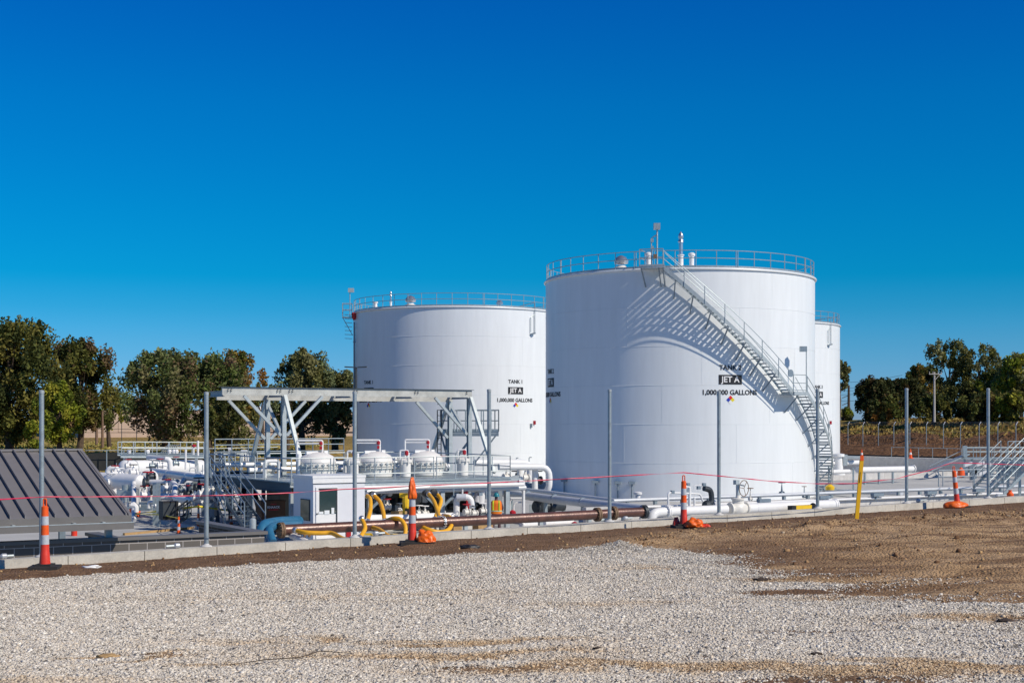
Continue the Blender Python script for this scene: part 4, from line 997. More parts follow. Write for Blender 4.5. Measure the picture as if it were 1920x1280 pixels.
run('transfer_pipe', [P_(1165, 940, 30), Vector(P_(1165, 940, 30))+V*16+Vector((0,0,.4))], .11, 'silver_pipe', 'thinner silver pipe lying behind the long slanting one', stands=4)
# right side piping beyond tank 2
run('outlet_pipe', [at(1540, 868.5, 104), at(1610, 866.5, 107)], .17, 'white', 'upper white pipe emerging right of the stair of tank 2')
run('outlet_pipe', [at(1540, 884.5, 100), at(1592, 883, 102)], .15, 'white', 'lower white pipe emerging right of the stair of tank 2')
run('open_pipe', [at(1608, 880.5, 112), at(1712, 878.5, 117)], .24, 'white', 'big white pipe ending in an open flange in the empty yard at right', flanges=[(at(1712, 878.5, 117), U)], stands=4)
t = thing('outlet_valve', 'white valve cluster between the stair of tank 2 and the yellow marker', 'valve', at(1575, 880, 105))
m = MB(); m.lathe(at(1572, 890, 105), [(.5,0),(.5,.25),(.35,.4),(.3,1.3),(.45,1.35),(.45,1.55),(.1,1.6)], 16); m.build('valve_body', 'white', t)
m = MB(); m.obox(at(1570, 857, 106), Vector((1.6,0,0)), Vector((0,.3,0)), Vector((0,0,.10))); m.obox(at(1584, 862, 105), Vector((.16,0,0)), Vector((0,.2,0)), Vector((0,0,.4))); m.build('operator_bar', 'galv_light', t)
m = MB(); m.pipe([at(1554, 900, 96), at(1554, 872, 96)], .06); m.pipe([at(1600, 918, 92), at(1600, 876, 92)], .06); m.lathe(at(1557, 918, 92), [(.4,0),(.4,.12),(.1,.2)], 12); m.build('standpipe', 'galv', t)
m = MB(); m.lathe(at(1556, 918, 90), [(.28,0),(.3,.2),(.1,.35)], 12); m.build('yellow_cap', 'yellow', t)

# ---------------------------------------------------------------- steps and railings at far right
def stairs(m_s, m_r, a, b_, w, wdir, n, r=.02, h=1.0):
    a, b_ = Vector(a), Vector(b_); w2 = wdir.normalized()*w/2
    for k in (-1, 1):
        m_s.beam(a+w2*k, b_+w2*k, .05, .16); m_r.rail([(a+w2*k).lerp(b_+w2*k, q/3) for q in range(4)], h, r)
    for i in range(n): q = a.lerp(b_, (i+.5)/n); m_s.obox(q, w2, (b_-a).cross(Vector((0,0,1))).cross(Vector((0,0,1))).normalized()*.13, Vector((0,0,.02)))
t = thing('crossover_stair', 'galvanized crossover stairs and platform over the dike at the right edge', 'stair', at(1880, 930, 70))
ms, mr = MB(), MB()
for (pa, pbb, Y0, Y1) in (((1838, 915), (1890, 862), 72, 74), ((1868, 925), (1935, 858), 69, 71)):
    stairs(ms, mr, at(pa[0], pa[1], Y0), at(pbb[0], pbb[1], Y1), .9, V, 9)
ms.obox(at(1930, 866, 73), U*1.6, V*.6, Vector((0,0,.05)))
mr.rail([at(1890, 866, 73.5), at(1912, 865.5, 74.2), at(1935, 865, 75)], 1.07)
mr.rail([at(1885, 893, 70), at(1910, 892, 70.8), at(1935, 891, 71.5)], .9)
for px in (1890, 1912, 1935): ms.beam(at(px, 930, 74), at(px, 866, 74), .12, .12)
ms.beam(at(1878, 905, 73), at(1900, 866, 73), .1, .1); ms.beam(at(1900, 905, 73), at(1920, 866, 73), .1, .1)
ms.build('steps', 'galv', t, smooth=False); mr.build('handrail', 'galv', t)
t = thing('yard_railing', 'low galvanized pipe railing between the leaning cone and the rightmost post', 'railing', at(1760, 915, 78))
m = MB(); m.rail([at(1760, 912, 78), at(1768, 912, 78.5), at(1827, 910, 80), at(1870, 909, 81.5)], 31/F*78, .03); m.build('rail', 'galv_light', t)
t = thing('far_platform', 'far galvanized walkway with railings on the back dike wall at right', 'walkway', at(1850, 857, 130))
m = MB(); m.rail([at(px, 857, 126) for px in range(1812, 1932, 13)], .9, .04); m.rail([at(px, 859, 129) for px in (1812, 1850, 1890, 1930)], .95, .05); m.build('railing', 'galv', t)
m = MB(); m.beam(at(1805, 858.5, 126), at(1935, 858.5, 126), 1.0, .16); m.beam(at(1742, 882, 122), at(1814, 851, 126), .5, .12); m.beam(at(1742, 874, 122), at(1812, 840, 126), .05, .05)
for px in (1808, 1822, 1860, 1900): m.beam(at(px, 893, 126), at(px, 859, 126), .2, .2)
m.obox(at(1809, 846, 125), Vector((.15,0,0)), Vector((0,.2,0)), Vector((0,0,.5))); m.build('deck', 'galv', t, smooth=False)
m = MB(); 
for px, py in ((1808, 885), (1822, 876), (1832, 880), (1846, 888), (1858, 878), (1825, 890)): m.obox(at(px, py, 118), Vector((.25,0,.08)), Vector((0,.2,0)), Vector((0,0,.35)))
build_each(m, 'pump_casing', 'steel_blue', t)
m = MB()
for px, py in ((1815, 870), (1838, 869), (1852, 872), (1842, 886)): m.obox(at(px, py, 117), Vector((.3,0,.1)), Vector((0,.2,0)), Vector((0,0,.12)))
build_each(m, 'white_flange', 'white', t)
t = thing('dike_railing', 'thin pipe railing on top of the grey dike wall below the bare bank', 'railing', at(1715, 858, 135))
m = MB(); m.rail([W(94.7, q, -3.5) for q in np.arange(80.5, 66, -1.8)], 1.0, .03, mids=()); m.build('rail', 'galv', t)

# ---------------------------------------------------------------- pump platform with filter vessels
DZ = -2.50
t = thing('pump_platform', 'raised galvanized platform deck with pipe railings under the white filter vessels', 'platform', W(14, 33, FL))
S0, S1, T0, T1_ = 9.3, 20.2, 33.0, 43.2
m = MB(); m.sbox(S0, S1, T0, T1_, DZ-.05, DZ); m.build('deck', 'galv', t, smooth=False)
m = MB()
m.ibeam(W(S0, T0+.06, DZ-.15), W(S1, T0+.06, DZ-.15), .14, .18); build_each(m, 'edge_beam', 'galv_light', t, 3, smooth=False); m = MB(); m.ibeam(W(S0, T1_-.06, DZ-.26), W(S1, T1_-.06, DZ-.26), .18, .40)
for s_ in (S0+.1, 13, 16.6, S1-.1): m.ibeam(W(s_, T0+.16, DZ-.27), W(s_, T1_-.16, DZ-.27), .18, .40)
build_each(m, 'floor_beam', 'galv_shaded', t, 3, smooth=False)  # side and rear beams darker than the front one: shade put into the colour
m = MB()
for s_ in (S0+.1, 13, 16.6, S1-.2):
    for t_ in (T0+.1, 38, T1_-.1): m.sbox(s_-.1, s_+.1, t_-.1, t_+.1, FL, DZ-.48)
build_each(m, 'leg', 'galv_light', t, smooth=False)
m = MB()
def rpts(s0, s1, t_, n): return [W(s0+(s1-s0)*i/n, t_, DZ) for i in range(n+1)]
for (a, b_, n_) in ((S0+.05, 11.15, 2), (11.3, 16.15, 5), (16.3, S1-.05, 4)): m.rail(rpts(a, b_, T0+.04, n_), .98, .026, mids=(.28,))
m.rail([W(S1-.05, q, DZ) for q in (T0+.04, 35.5, 38, 40.5, T1_)], .98, .026, mids=(.5,)); m.rail(rpts(S0+.05, S1-.05, T1_-.05, 7), .98, .026, mids=(.5,))
m.rail([W(S0+.05, q, DZ) for q in (T0+.04, 34.5, 36)], .98, .03, mids=(.5,)); m.rail([W(S0+.05, q, DZ) for q in (37.2, 39, 41, T1_)], .98, .03, mids=(.5,))
m.build('railing', 'galv_light', t)
def knee(m, p, q, w=.12): m.beam(p, q, w, w)
m = MB()
for s_ in (13, 16.6):
    knee(m, W(s_, T0+.3, DZ-1.4), W(s_-1.1, T0+.3, DZ-.45)); knee(m, W(s_, T0+.3, DZ-1.4), W(s_+1.1, T0+.3, DZ-.45))
build_each(m, 'knee_brace', 'steel_blue', t, smooth=False)
run('header_pipe', [W(11.3, 32.75, -2.80), W(sx(981, 32.75), 32.75, -2.84)], .085, 'white', 'long white pipe running just under the edge of the pump platform', n=12)
run('header_pipe', [W(11.3, 33.1, -2.98), W(21.0, 33.1, -3.02)], .12, 'silver_pipe', 'pale grey pipe under the white one at the platform edge', n=12)
run('header_pipe', [onp(688, 921, 32), onp(805, 912, 32)], .055, 'white', 'thin white pipe with a yellow band between the cabin and the second cone', n=8)
run('vent_pipe', [at(972, 902, 66.3), at(981.5, 902, 66.5), at(981.5, 965, 66.5)], .075, 'white', 'thin white pipe turning straight down right of the worker', n=8, bend=.1)

t0_ = thing('filter_vessel', 'white domed filter vessel nearest the cabin, left of the three', 'vessel', W(12.06, 36.5, DZ), 'three domed filter vessels on the platform')
def vessel(t):
    p = ORG[t.name]; m = MB()
    m.lathe(p, [(.80,.02),(.84,.10),(.84,.70),(.86,.72),(.84,.78),(.80,.87),(.70,.99),(.52,1.09),(.28,1.16),(.02,1.18)], 36); m.build('shell', 'vessel', t)
    m = MB(); m.lathe(p, [(.93,.40),(.93,.46)], 36); m.lathe(p, [(.93,.50),(.93,.56)], 36); m.build('flange_ring', 'bolt_white', t)
    for k in range(22):
        a = 2*pi*k/22; d = Vector((math.cos(a), math.sin(a), 0)); q = p+d*.92
        mm = MB(); mm.tube([q+Vector((0,0,.30)), q+Vector((0,0,.66))], .028, 6); mm.obox(q+Vector((0,0,.60)), d*.06, Vector((-d.y, d.x, 0))*.055, Vector((0,0,.035))); mm.build('eye_bolt', 'galv_light', t)
    m = MB(); m.lathe(p+V*(-.2)-U*.45, [(.10,0),(.10,1.08)], 12); m.obox(p-U*.28+Vector((0,0,1.15)), U*.28, V*.07, Vector((0,0,.06))); m.build('davit_arm', 'white', t)
    m = MB(); m.obox(p+U*.42+Vector((0,0,1.13)), U*.09, V*.02, Vector((0,0,.10))); m.build('lifting_lug', 'white', t, smooth=False)
    m = MB(); m.tube([p-U*.95-V*.1+Vector((0,0,1.10)), p-U*.95-V*.1+Vector((0,0,0))], .075, 10); m.build('davit_post', 'white', t)
    m = MB(); q = p+U*.1+V*.3; m.pipe([q+Vector((-.9,0,0)), q+Vector((-.9,0,1.68)), q+Vector((.25,0,1.68)), q+Vector((.25,0,1.0))], .05, .08, 8); m.tube([q+Vector((-.9,0,1.55)), q+Vector((.1,0,1.55))], .03, 8)
    vp = m.build('vent_pipe', 'white', t)
    m = MB(); m.lathe(q+Vector((.20,-.12,1.56)), [(.02,-.09),(.08,-.06),(.08,.06),(.02,.09)], 10); m.obox(q+Vector((.20,-.14,1.36)), Vector((.055,0,0)), Vector((0,.04,0)), Vector((0,0,.07))); m.build('relief_valve', 'red', vp)
vessel(t0_)
v2 = copy_tree(t0_, W(14.95, 36.5, DZ), label='white domed filter vessel in the middle, above the yellow hoses')
v3 = copy_tree(t0_, W(17.55, 36.5, DZ), label='white domed filter vessel on the right of the three, under the right gantry brace')
m0 = thing('monitor_pot', 'slim white cylinder between the left and middle filter vessels', 'vessel', W(13.35, 35.5, DZ), 'slim white cylinders between the filter vessels')
def pot(t):
    p = ORG[t.name]; m = MB(); m.lathe(p, [(.24,.02),(.25,.1),(.25,.66),(.30,.68),(.30,.78),(.22,.83),(.05,.87)], 20); m.build('shell', 'vessel', t)
    for k in range(6):
        a = 2*pi*k/6; mm = MB(); mm.tube([p+Vector((math.cos(a)*.3, math.sin(a)*.3, .58)), p+Vector((math.cos(a)*.3, math.sin(a)*.3, .88))], .035, 6); mm.build('clamp_bolt', 'bolt_white', t)
    m = MB(); m.pipe([p+Vector((-.25,0,.2)), p+Vector((-.25,0,1.22)), p+Vector((.12,0,1.22)), p+Vector((.12,0,.8))], .04, .06, 8); vp = m.build('vent_pipe', 'white', t)
    m = MB(); m.lathe(p+Vector((.06,-.08,1.10)), [(.02,-.12),(.09,-.08),(.09,.08),(.02,.12)], 10); m.build('relief_valve', 'red', vp)
    m = MB(); m.pipe([p+Vector((-.36,-.05,.1)), p+Vector((-.36,-.05,1.0)), p+Vector((-.3,-.05,1.15))], .022, n=6); m.lathe(p+Vector((-.36,-.08,.6)), [(.0,-.02),(.06,0),(.0,.02)], 8, Vector((0,1,0))); m.build('gauge_line', 'galv', t)
pot(m0)
copy_tree(m0, W(16.0, 35.5, DZ), label='slim white cylinder between the middle and right filter vessels')
copy_tree(m0, W(19.05, 35.5, DZ), label='slim white cylinder right of the right filter vessel, by the gantry column')
t = thing('deck_stair_rail', 'dark railing of a farther platform seen behind the filter vessels', 'railing', W(15, 47, DZ))
m = MB(); m.rail([W(11+i*.9, 47, -2.15) for i in range(9)], 1.3, .03, mids=(.3, .65, 1.0)); m.beam(W(11, 47, -2.2), W(18.2, 47, -2.2), .8, .1)
for i in range(0, 9, 2): m.sbox(11+i*.9-.06, 11+i*.9+.06, 46.9, 47.1, FL, -2.25)
m.build('rail', 'steel_blue', t)
# white piping and valves behind vessels
t = thing('deck_piping', 'tangle of white pipes and valves on the deck behind the filter vessels', 'piping', W(14, 39, DZ))
m = MB()
for s_ in (10.2, 12.9, 14.2, 16.6, 18.6): m.pipe([W(s_, 38.2, DZ), W(s_, 38.2, DZ+.75), W(s_+.7, 38.2, DZ+.75), W(s_+.7, 38.2, DZ)], .09, .2, 8)
m.tube([W(9.6, 38.6, DZ+.35), W(20, 38.6, DZ+.35)], .12, 10); m.tube([W(9.6, 41.8, DZ+.5), W(20, 41.8, DZ+.5)], .10, 10); m.build('pipe', 'white', t)
for s_ in (10.6, 12.4, 15.8, 19.6): valve(t, W(s_, 38.6, DZ+.35), .12, .5, 'red' if s_ > 15 else 'dark_steel')

# ---------------------------------------------------------------- steel gantry over the platform
t = thing('steel_gantry', 'galvanized steel loading gantry with knee braces above the pump platform', 'gantry', W(15, 39.2, FL))
BT = 1.62
m = MB(); m.beam(W(sx(416, 39.2), 39.2, BT-.18), W(21.62, 39.2, BT-.18), .12, .36); m.build('top_beam', 'galv_worn', t, smooth=False)
m = MB(); m.beam(W(sx(406, 41.2), 41.2, BT-.38), W(21.62, 41.2, BT-.38), .12, .36); m.build('top_beam', 'galv_worn', t, smooth=False)
m = MB()
for s_ in (sx(416, 39.2)+.12, 11.54, 15, 18.3, 21.5): m.ibeam(W(s_, 39.4, BT-.30), W(s_, 41.0, BT-.30), .16, .26)
build_each(m, 'cross_beam', 'steel_blue', t, smooth=False)
m = MB(); m.sbox(sx(410, 39.2), 21.7, 39.05, 39.35, BT+.003, BT+.02); m.build('top_plate', 'dark_steel', t, smooth=False)
m = MB()
for s_ in (8.8, 8.95, 11.2, 11.35, 11.8, 11.95, 15.1, 15.25, 18.4, 18.55, 21.3):
    for z in (BT-.10, BT-.18): m.tube([W(s_, 39.05, z), W(s_, 39.18, z)], .02, 6)
build_each(m, 'bolt', 'dark_steel', t)
def hcol(m, p, h, w=.20): m.ibeam(p, p+Vector((0,0,h)), w, w, .03, up=V)
for s_ in (11.54, 21.5):
    for (t_, top) in ((39.2, BT-.37), (41.2, BT-.55)):
        m = MB(); hcol(m, W(s_, t_, DZ), top-DZ); m.obox(W(s_, t_, DZ+.02), U*.22, V*.22, Vector((0,0,.02))); m.build('column', 'galv_light', t, smooth=False)
    for (t_, top, sd_) in ((39.2, BT-.37, -1), (41.2, BT-.55, 1)):
        m = MB(); m.beam(W(s_, t_+sd_*.15, top), W(s_, t_+sd_*2.45, DZ+.05), .16, .16, U); m.build('rake_brace', 'galv_light', t, smooth=False)
for s_, sides in ((11.54, (-1, 1)), (21.5, (-1,))):
    for (t_, top) in ((39.2, BT-.37), (41.2, BT-.55)):
        for k in sides: m = MB(); m.beam(W(s_+k*.14, t_, top-1.85), W(s_+k*1.95, t_, top-.02), .13, .13); build_each(m, 'knee_brace', 'galv_light', t, smooth=False)
    m = MB(); m.beam(W(s_, 39.35, top-1.75), W(s_, 41.0, top-.35), .12, .12, U); m.build('cross_brace', 'galv_light', t, smooth=False)

t = thing('access_platform', 'small raised grating platform with railings and a ladder at the right gantry column', 'platform', at(880, 805, 74))
PZ = -.45
def AP(px, Y, z): p = at(px, 800, Y); p.z = z; return p
cn = [AP(828, 73.5, PZ), AP(935, 73.5, PZ), AP(928, 76, PZ), AP(826, 76, PZ)]
m = MB(); m.add([p for p in cn]+[p+Vector((0,0,-.1)) for p in cn], [(0,1,2,3),(7,6,5,4),(0,4,5,1),(1,5,6,2),(2,6,7,3),(3,7,4,0)]); m.beam(cn[0]-Vector((0,0,.18)), cn[1]-Vector((0,0,.18)), .1, .14); m.build('grating', 'steel_blue', t, smooth=False)
m = MB(); up = Vector((0,0,1))
def lr(a, b_, n): return [a.lerp(b_, i/n) for i in range(n+1)]
for seg in (lr(cn[0], cn[0].lerp(cn[1], .22), 2), lr(cn[0].lerp(cn[1], .27), cn[0].lerp(cn[1], .42), 1), lr(cn[0].lerp(cn[1], .47), cn[1], 4), lr(cn[1], cn[2], 1), lr(cn[3], cn[2], 4), lr(cn[0], cn[3], 1)): m.rail(seg, 1.1, .035)
m.beam(cn[0]+up*.06, cn[1]+up*.06, .02, .12); m.build('railing', 'galv', t)
m = MB(); la = AP(820, 73.2, PZ+1.1); lb = AP(827, 73.2, PZ+1.1)
for p in (la, lb): m.beam(p, Vector((p.x, p.y, DZ)), .05, .05)
for k in range(12): z = DZ+.25+k*.29; m.tube([Vector((la.x, la.y, z)), Vector((lb.x, lb.y, z))], .018, 6)
m.build('ladder', 'dark_steel', t, smooth=False)
m = MB(); m.beam(AP(933, 74, PZ-.1), AP(890, 74, -2.1), .08, .08); m.beam(AP(826, 74, PZ-.1), AP(840, 74, -1.9), .10, .10); m.beam(AP(838, 74, -2.1), AP(838, 74, PZ-.1), .16, .16); m.beam(AP(880, 74.5, -2.5), AP(880, 74.5, PZ-.1), .2, .2); m.beam(AP(858, 74, -1.75), AP(878, 74, -1.0), .12, .12)
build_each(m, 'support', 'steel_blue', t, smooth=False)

# white looping pipes at the right end of the platform
t = thing('pipe_manifold', 'large white pipes bending down in loops right of the pump platform', 'manifold', at(980, 880, 76))
m = MB()
m.pipe([at(935, 875, 74), at(1030, 875, 75), at(1030, 923, 75), at(960, 921, 77)], .17, .55, 14)
m.pipe([at(975, 878, 75.4), at(975, 922, 75.4)], .16, .4, 12); m.pipe([at(1003, 878, 75.2), at(1003, 922, 75.2)], .16, .4, 12)
m.build('loop_pipe', 'white', t)
m = MB(); m.pipe([at(890, 867, 78), at(994, 867, 80), at(994, 905, 80)], .19, .6, 12); m.build('loop_pipe', 'white', t)
for px in (950, 985): valve(t, at(px, 895, 77), .13, .5, 'dark_steel')
for px, py in ((968, 900), (1008, 900)): valve(t, at(px, py, 78), .14, .5, 'dark_steel', body='dark_steel')
m = MB(); m.pipe([at(968, 868, 80), at(968, 858, 80), at(972, 858, 80)], .03, n=6); m.pipe([at(992, 868, 80), at(992, 857, 80), at(997, 857, 80)], .03, n=6); build_each(m, 'vent_hook', 'galv', t)
t = thing('steel_supports', 'row of bright galvanized support posts right of the worker', 'supports', at(950, 940, 68))
m = MB()
for px, Y in ((938, 70), (949, 66), (996, 72), (1057, 70)): p = at(px, 905 if px < 960 else 945, Y); m.beam(Vector((p.x, p.y, FL)), p, .2, .2)
build_each(m, 'post', 'galv_light', t, smooth=False)
m = MB(); m.beam(at(952, 898, 70), at(975, 893, 76), .15, .2); m.beam(at(900, 903, 69), at(975, 900, 71), .15, .25); build_each(m, 'cross_beam', 'galv_light', t, smooth=False)
t = thing('small_return_pipes', 'thin curved white pipes with a red valve right of the worker', 'piping', at(965, 945, 67))
m = MB(); m.pipe([at(956, 960, 67), at(956, 934, 67), at(978, 933, 67)], .035, .3, 8); m.pipe([at(963, 958, 66.6), at(963, 943, 66.6), at(978, 941, 66.6)], .04, .3, 8); m.tube([at(951, 934, 67), at(980, 934, 67)], .06, 8); build_each(m, 'curved_pipe', 'white', t)
m = MB(); m.lathe(at(961, 962, 66.5), [(.08,-.12),(.16,-.05),(.16,.08),(.05,.16)], 10); m.build('red_valve', 'red', t)
t = thing('flow_meter', 'dark cast flow meter between two support posts right of the worker', 'meter', at(1020, 952, 69))
m = MB(); m.lathe(at(1002, 950, 69), [(.25,0),(.35,.1),(.32,.5),(.2,.6),(.2,.8),(.30,.85),(.30,1.1),(.24,1.2),(.24,1.7)], 16, U); m.lathe(at(1014, 950, 69), [(.2,-.1),(.25,.3),(.1,.4)], 12); m.build('meter_body', 'dark_steel', t)
run('low_pipe', [at(978, 984, 60.5), at(1005, 983, 61.5)], .13, 'white', 'short white pipe lying below the rusty pipe, left piece', flanges=[(at(979, 984, 60.5), U)])
rp_ = run('low_pipe', [at(1020, 981, 61.5), at(1073, 979, 63)], .13, 'white', 'short white pipe lying below the rusty pipe, right piece with a red end')
t = rp_; m = MB(); m.lathe(at(1077, 981.5, 62), [(.02,-.1),(.12,-.06),(.13,.05),(.02,.1)], 12); m.build('cap', 'red', t)
t = thing('dark_hose', 'dark flexible coupling lying behind the fence post right of the low pipes', 'hose', at(1100, 976, 63)); m = MB(); m.pipe([at(1085, 978, 63), at(1120, 975, 63), at(1140, 974, 63.5)], .12); m.build('hose', 'galv', t)

# ---------------------------------------------------------------- under the platform: pumps, hoses, white pipes
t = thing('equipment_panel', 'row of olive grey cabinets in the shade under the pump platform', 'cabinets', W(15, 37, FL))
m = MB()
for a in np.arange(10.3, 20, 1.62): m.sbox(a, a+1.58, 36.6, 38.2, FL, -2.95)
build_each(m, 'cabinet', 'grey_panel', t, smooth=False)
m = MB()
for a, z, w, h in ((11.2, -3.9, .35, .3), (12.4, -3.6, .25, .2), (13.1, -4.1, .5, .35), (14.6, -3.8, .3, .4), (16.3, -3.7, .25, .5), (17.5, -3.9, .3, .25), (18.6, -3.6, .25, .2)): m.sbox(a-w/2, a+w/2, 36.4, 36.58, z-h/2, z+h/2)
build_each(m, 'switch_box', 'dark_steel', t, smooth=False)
def pump(px, py, Y, lab, col='dark_steel', r=.28, L=.9):
    t = thing('pump', lab, 'pump', at(px, py, Y), 'pumps under the platform'); c0 = at(px, py, Y)
    m = MB(); m.lathe(c0-U*L*.3, [(r*.5,-L*.5),(r*.55,-L*.1),(r*.9,-.05),(r,0),(r,L*.45),(r*.9,L*.5)], 16, U); m.build('motor', col, t)
    m = MB(); m.lathe(c0+U*L*.32, [(r*.4,-.08),(r*1.15,0),(r*1.15,r*.6),(r*.5,r*.8)], 16, U); m.build('casing', 'dark_steel', t)
    m = MB(); m.obox(Vector((c0.x, c0.y, (c0.z-r*.9+FL)/2)), U*L*.6, V*.25, Vector((0,0,max(.05, (c0.z-r*.9-FL)/2)))); m.build('plinth', 'concrete_wall', t, smooth=False)
pump(718, 952, 64.5, 'dark pump just right of the cabin behind the hoses'); pump(800, 952, 65, 'dark pump behind the crossed yellow hoses')
pump(880, 948, 66, 'black motor below the white elbow left of the worker', 'black', .3, 1.4); pump(905, 968, 64, 'small pump half hidden by the fence post beside the worker', 'dark_steel', .2, .6)
t = thing('white_uprights', 'white vertical pipes and elbows standing under the platform between cone and worker', 'piping', at(860, 940, 64))
m = MB()
m.pipe([at(856, 972, 63.5), at(856, 931, 63.5), at(882, 931, 63.5), at(886, 952, 63.5)], .14, .5, 12)
m.pipe([at(895, 940, 65), at(900, 921, 65), at(918, 918, 65)], .22, .3, 12); m.tube([at(901, 924, 65), at(900, 942, 65)], [.25, .2], 12); m.tube([at(880, 925, 65.5), at(884, 945, 65.5)], [.13, .2], 12)
m.tube([at(781, 925, 65.5), at(785, 948, 65.5)], [.12, .25], 12); m.tube([at(794, 922, 65), at(795, 945, 65)], [.22, .18], 12)
m.tube([at(715.5, 917, 63), at(715.5, 948, 63)], .045, 8); m.tube([at(720.5, 917, 63), at(720.5, 948, 63)], .045, 8); m.tube([at(867, 915, 64), at(867, 932, 64)], .04, 8)
build_each(m, 'upright_pipe', 'white', t)
m = MB(); m.tube([at(690, 972, 60.5), at(770, 970.5, 62)], .17, 14); m.tube([at(778, 970, 62.5), at(850, 968, 63.5)], .19, 14); build_each(m, 'suction_pipe', 'white', t)
m = MB(); m.pipe([at(780, 917, 64.5), at(795, 919, 64.5)], .2); m.pipe([at(820, 908, 65), at(905, 917, 66)], .14); m.tube([at(856, 931.5, 63.3), at(874, 932, 63.3)], .15, 12); build_each(m, 'suction_pipe', 'silver_pipe', t)
for px, py, Y, w in ((726, 950, 62.5, 'red'), (786, 962, 63, 'white'), (797, 963, 63, 'white'), (875, 960, 63, 'red'), (889, 962, 63.5, 'dark_steel'), (905, 958, 64, 'white'), (750, 958, 63.5, 'white')): valve(t, at(px, py, Y), .09, .35, w)
m = MB(); m.beam(at(877, 935, 64), at(877, 965, 64), .12, .12); m.beam(at(873, 920, 64.4), at(873, 930, 64.4), .2, .2); build_each(m, 'red_bracket', 'red', t, smooth=False)
m = MB(); m.beam(at(757, 975, 62), at(757, 929, 62), .10, .10); m.beam(at(749, 928, 62), at(770, 929, 62), .2, .2); m.lathe(at(761, 940, 62), [(.12,-.3),(.17,0),(.12,.3)], 10); m.build('yellow_hoist', 'yellow', t)
m = MB(); m.obox(at(748, 963, 62.6), U*.3, V*.2, Vector((0,0,.12))); m.obox(at(854, 990, 59), U*.2, V*.2, Vector((0,0,.2))); m.obox(at(905, 989, 59), U*.35, V*.25, Vector((0,0,.22))); build_each(m, 'tool_crate', 'wood', t, smooth=False)
cx = random.Random(5)
for k in range(44):
    px = cx.uniform(692, 912); py = cx.uniform(922, 966); Y = cx.uniform(63, 66.5); m = MB(); g = k % 4; mt = cx.choice(('white', 'dark_steel', 'dark_steel', 'galv', 'steel_blue', 'white'))
    if g == 0: m.tube([at(px, py+6, Y), at(px, py-8, Y)], cx.choice((.03, .05)), 6); nm_ = 'drain_line'
    elif g == 1: m.obox(at(px, py, Y), U*cx.uniform(.05, .16), V*.08, Vector((0,0,cx.uniform(.05, .14)))); nm_ = 'junction_box'
    elif g == 2: m.pipe([at(px-6, py, Y), at(px, py, Y), at(px, py+9, Y)], cx.uniform(.03, .06), .1, 6); nm_ = 'bent_line'
    else: m.lathe(at(px, py, Y), [(.02,-.09),(.11,-.05),(.12,.05),(.02,.09)], 10, cx.choice((U, V, Vector((0,0,1))))); nm_ = 'valve_bonnet'
    m.build(nm_, mt, t, smooth=g != 1)
# yellow hoses
def hose(pts, lab, r=.085, Y=None):
    t = thing('yellow_hose', lab, 'hose', at(*pts[0]), 'yellow transfer hoses'); P = [at(*q) for q in pts]
    # smooth curve through the points
    out = []
    for i in range(len(P)-1):
        p0 = P[max(i-1, 0)]; p1 = P[i]; p2 = P[i+1]; p3 = P[min(i+2, len(P)-1)]
        for k in range(8):
            u = k/8; out.append(.5*((2*p1)+(-p0+p2)*u+(2*p0-5*p1+4*p2-p3)*u*u+(-p0+3*p1-3*p2+p3)*u**3))
    out.append(P[-1]); m = MB(); m.tube(out, r, 12); m.build('hose', 'hose', t)
    m = MB(); d0 = (out[0]-out[1]).normalized(); d1 = (out[-1]-out[-2]).normalized()
    m.lathe(out[0]-d0*.03, [(r*1.05,0),(r*1.35,.03),(r*1.35,.16),(r*1.05,.2)], 12, d0); m.lathe(out[-1]-d1*.03, [(r*1.05,0),(r*1.35,.03),(r*1.35,.16)], 12, d1); m.build('coupling', 'stainless', t)
Yh = 56.5
hose([(688, 929, 60), (694, 935, 59.5), (694.5, 955, 58.5), (689, 976, 57.5)], 'yellow hose dropping steeply right beside the cabin corner')
hose([(702, 929, 60), (712, 940, 59.5), (718, 957, 58.5), (721, 976, 57.5)], 'second yellow hose right of the cabin, arching down from a black coupling')
hose([(804, 926, 61), (814, 940, 60), (821, 960, 59), (824, 971, 58)], 'front one of the two crossed yellow hoses')
hose([(819, 926, 61.5), (827, 937, 61), (822, 955, 60.5), (815, 972, 59.5)], 'rear one of the two crossed yellow hoses')
hose([(724, 976, 55.6), (737, 971.5, 55.2), (750, 973, 55), (759, 984, 54.8), (760, 998, 54.6), (757, 1010, 54.4)], 'yellow hose looped over the rusty pipe left of the second cone')
hose([(698, 988, 54.6), (712, 993, 54), (727, 1004, 53), (742, 1013, 52)], 'yellow hose slanting down to the right below the rusty pipe')
hose([(783, 983, 56.2), (800, 991, 55.6), (822, 997, 55.6), (840, 993, 56), (847, 981, 56.6), (843, 969, 57.6), (833, 967, 58.4)], 'large yellow hose loop hanging right of the second cone')
hose([(556, 994, 52.5), (575, 998, 52.2), (600, 999, 52.2), (622, 999, 52.2), (640, 1008, 51.5), (655, 1013, 51)], 'long yellow hose lying under the rusty pipe before the cabin')
hose([(679, 974, 53.6), (684, 986, 53.2), (683, 994, 53), (675, 1007, 52.5)], 'short kinked yellow hose hanging over the rusty pipe beside the cabin')
t = thing('hose_coupler', 'black coupler heads where the hoses leave the pumps', 'coupler', at(698, 928, 60.4))
for px, py, Y in ((697, 927, 60.4), (799, 924, 61.2), (812, 923, 61.4)): m = MB(); m.lathe(at(px, py, Y)-V*.15, [(.10,0),(.17,.03),(.17,.12),(.1,.15),(.1,.35)], 12, V); m.build('coupler_head', 'black', t)
t = thing('yellow_hoist_frame', 'low yellow steel frame on the floor below the rusty pipe', 'frame', at(720, 1005, 54))
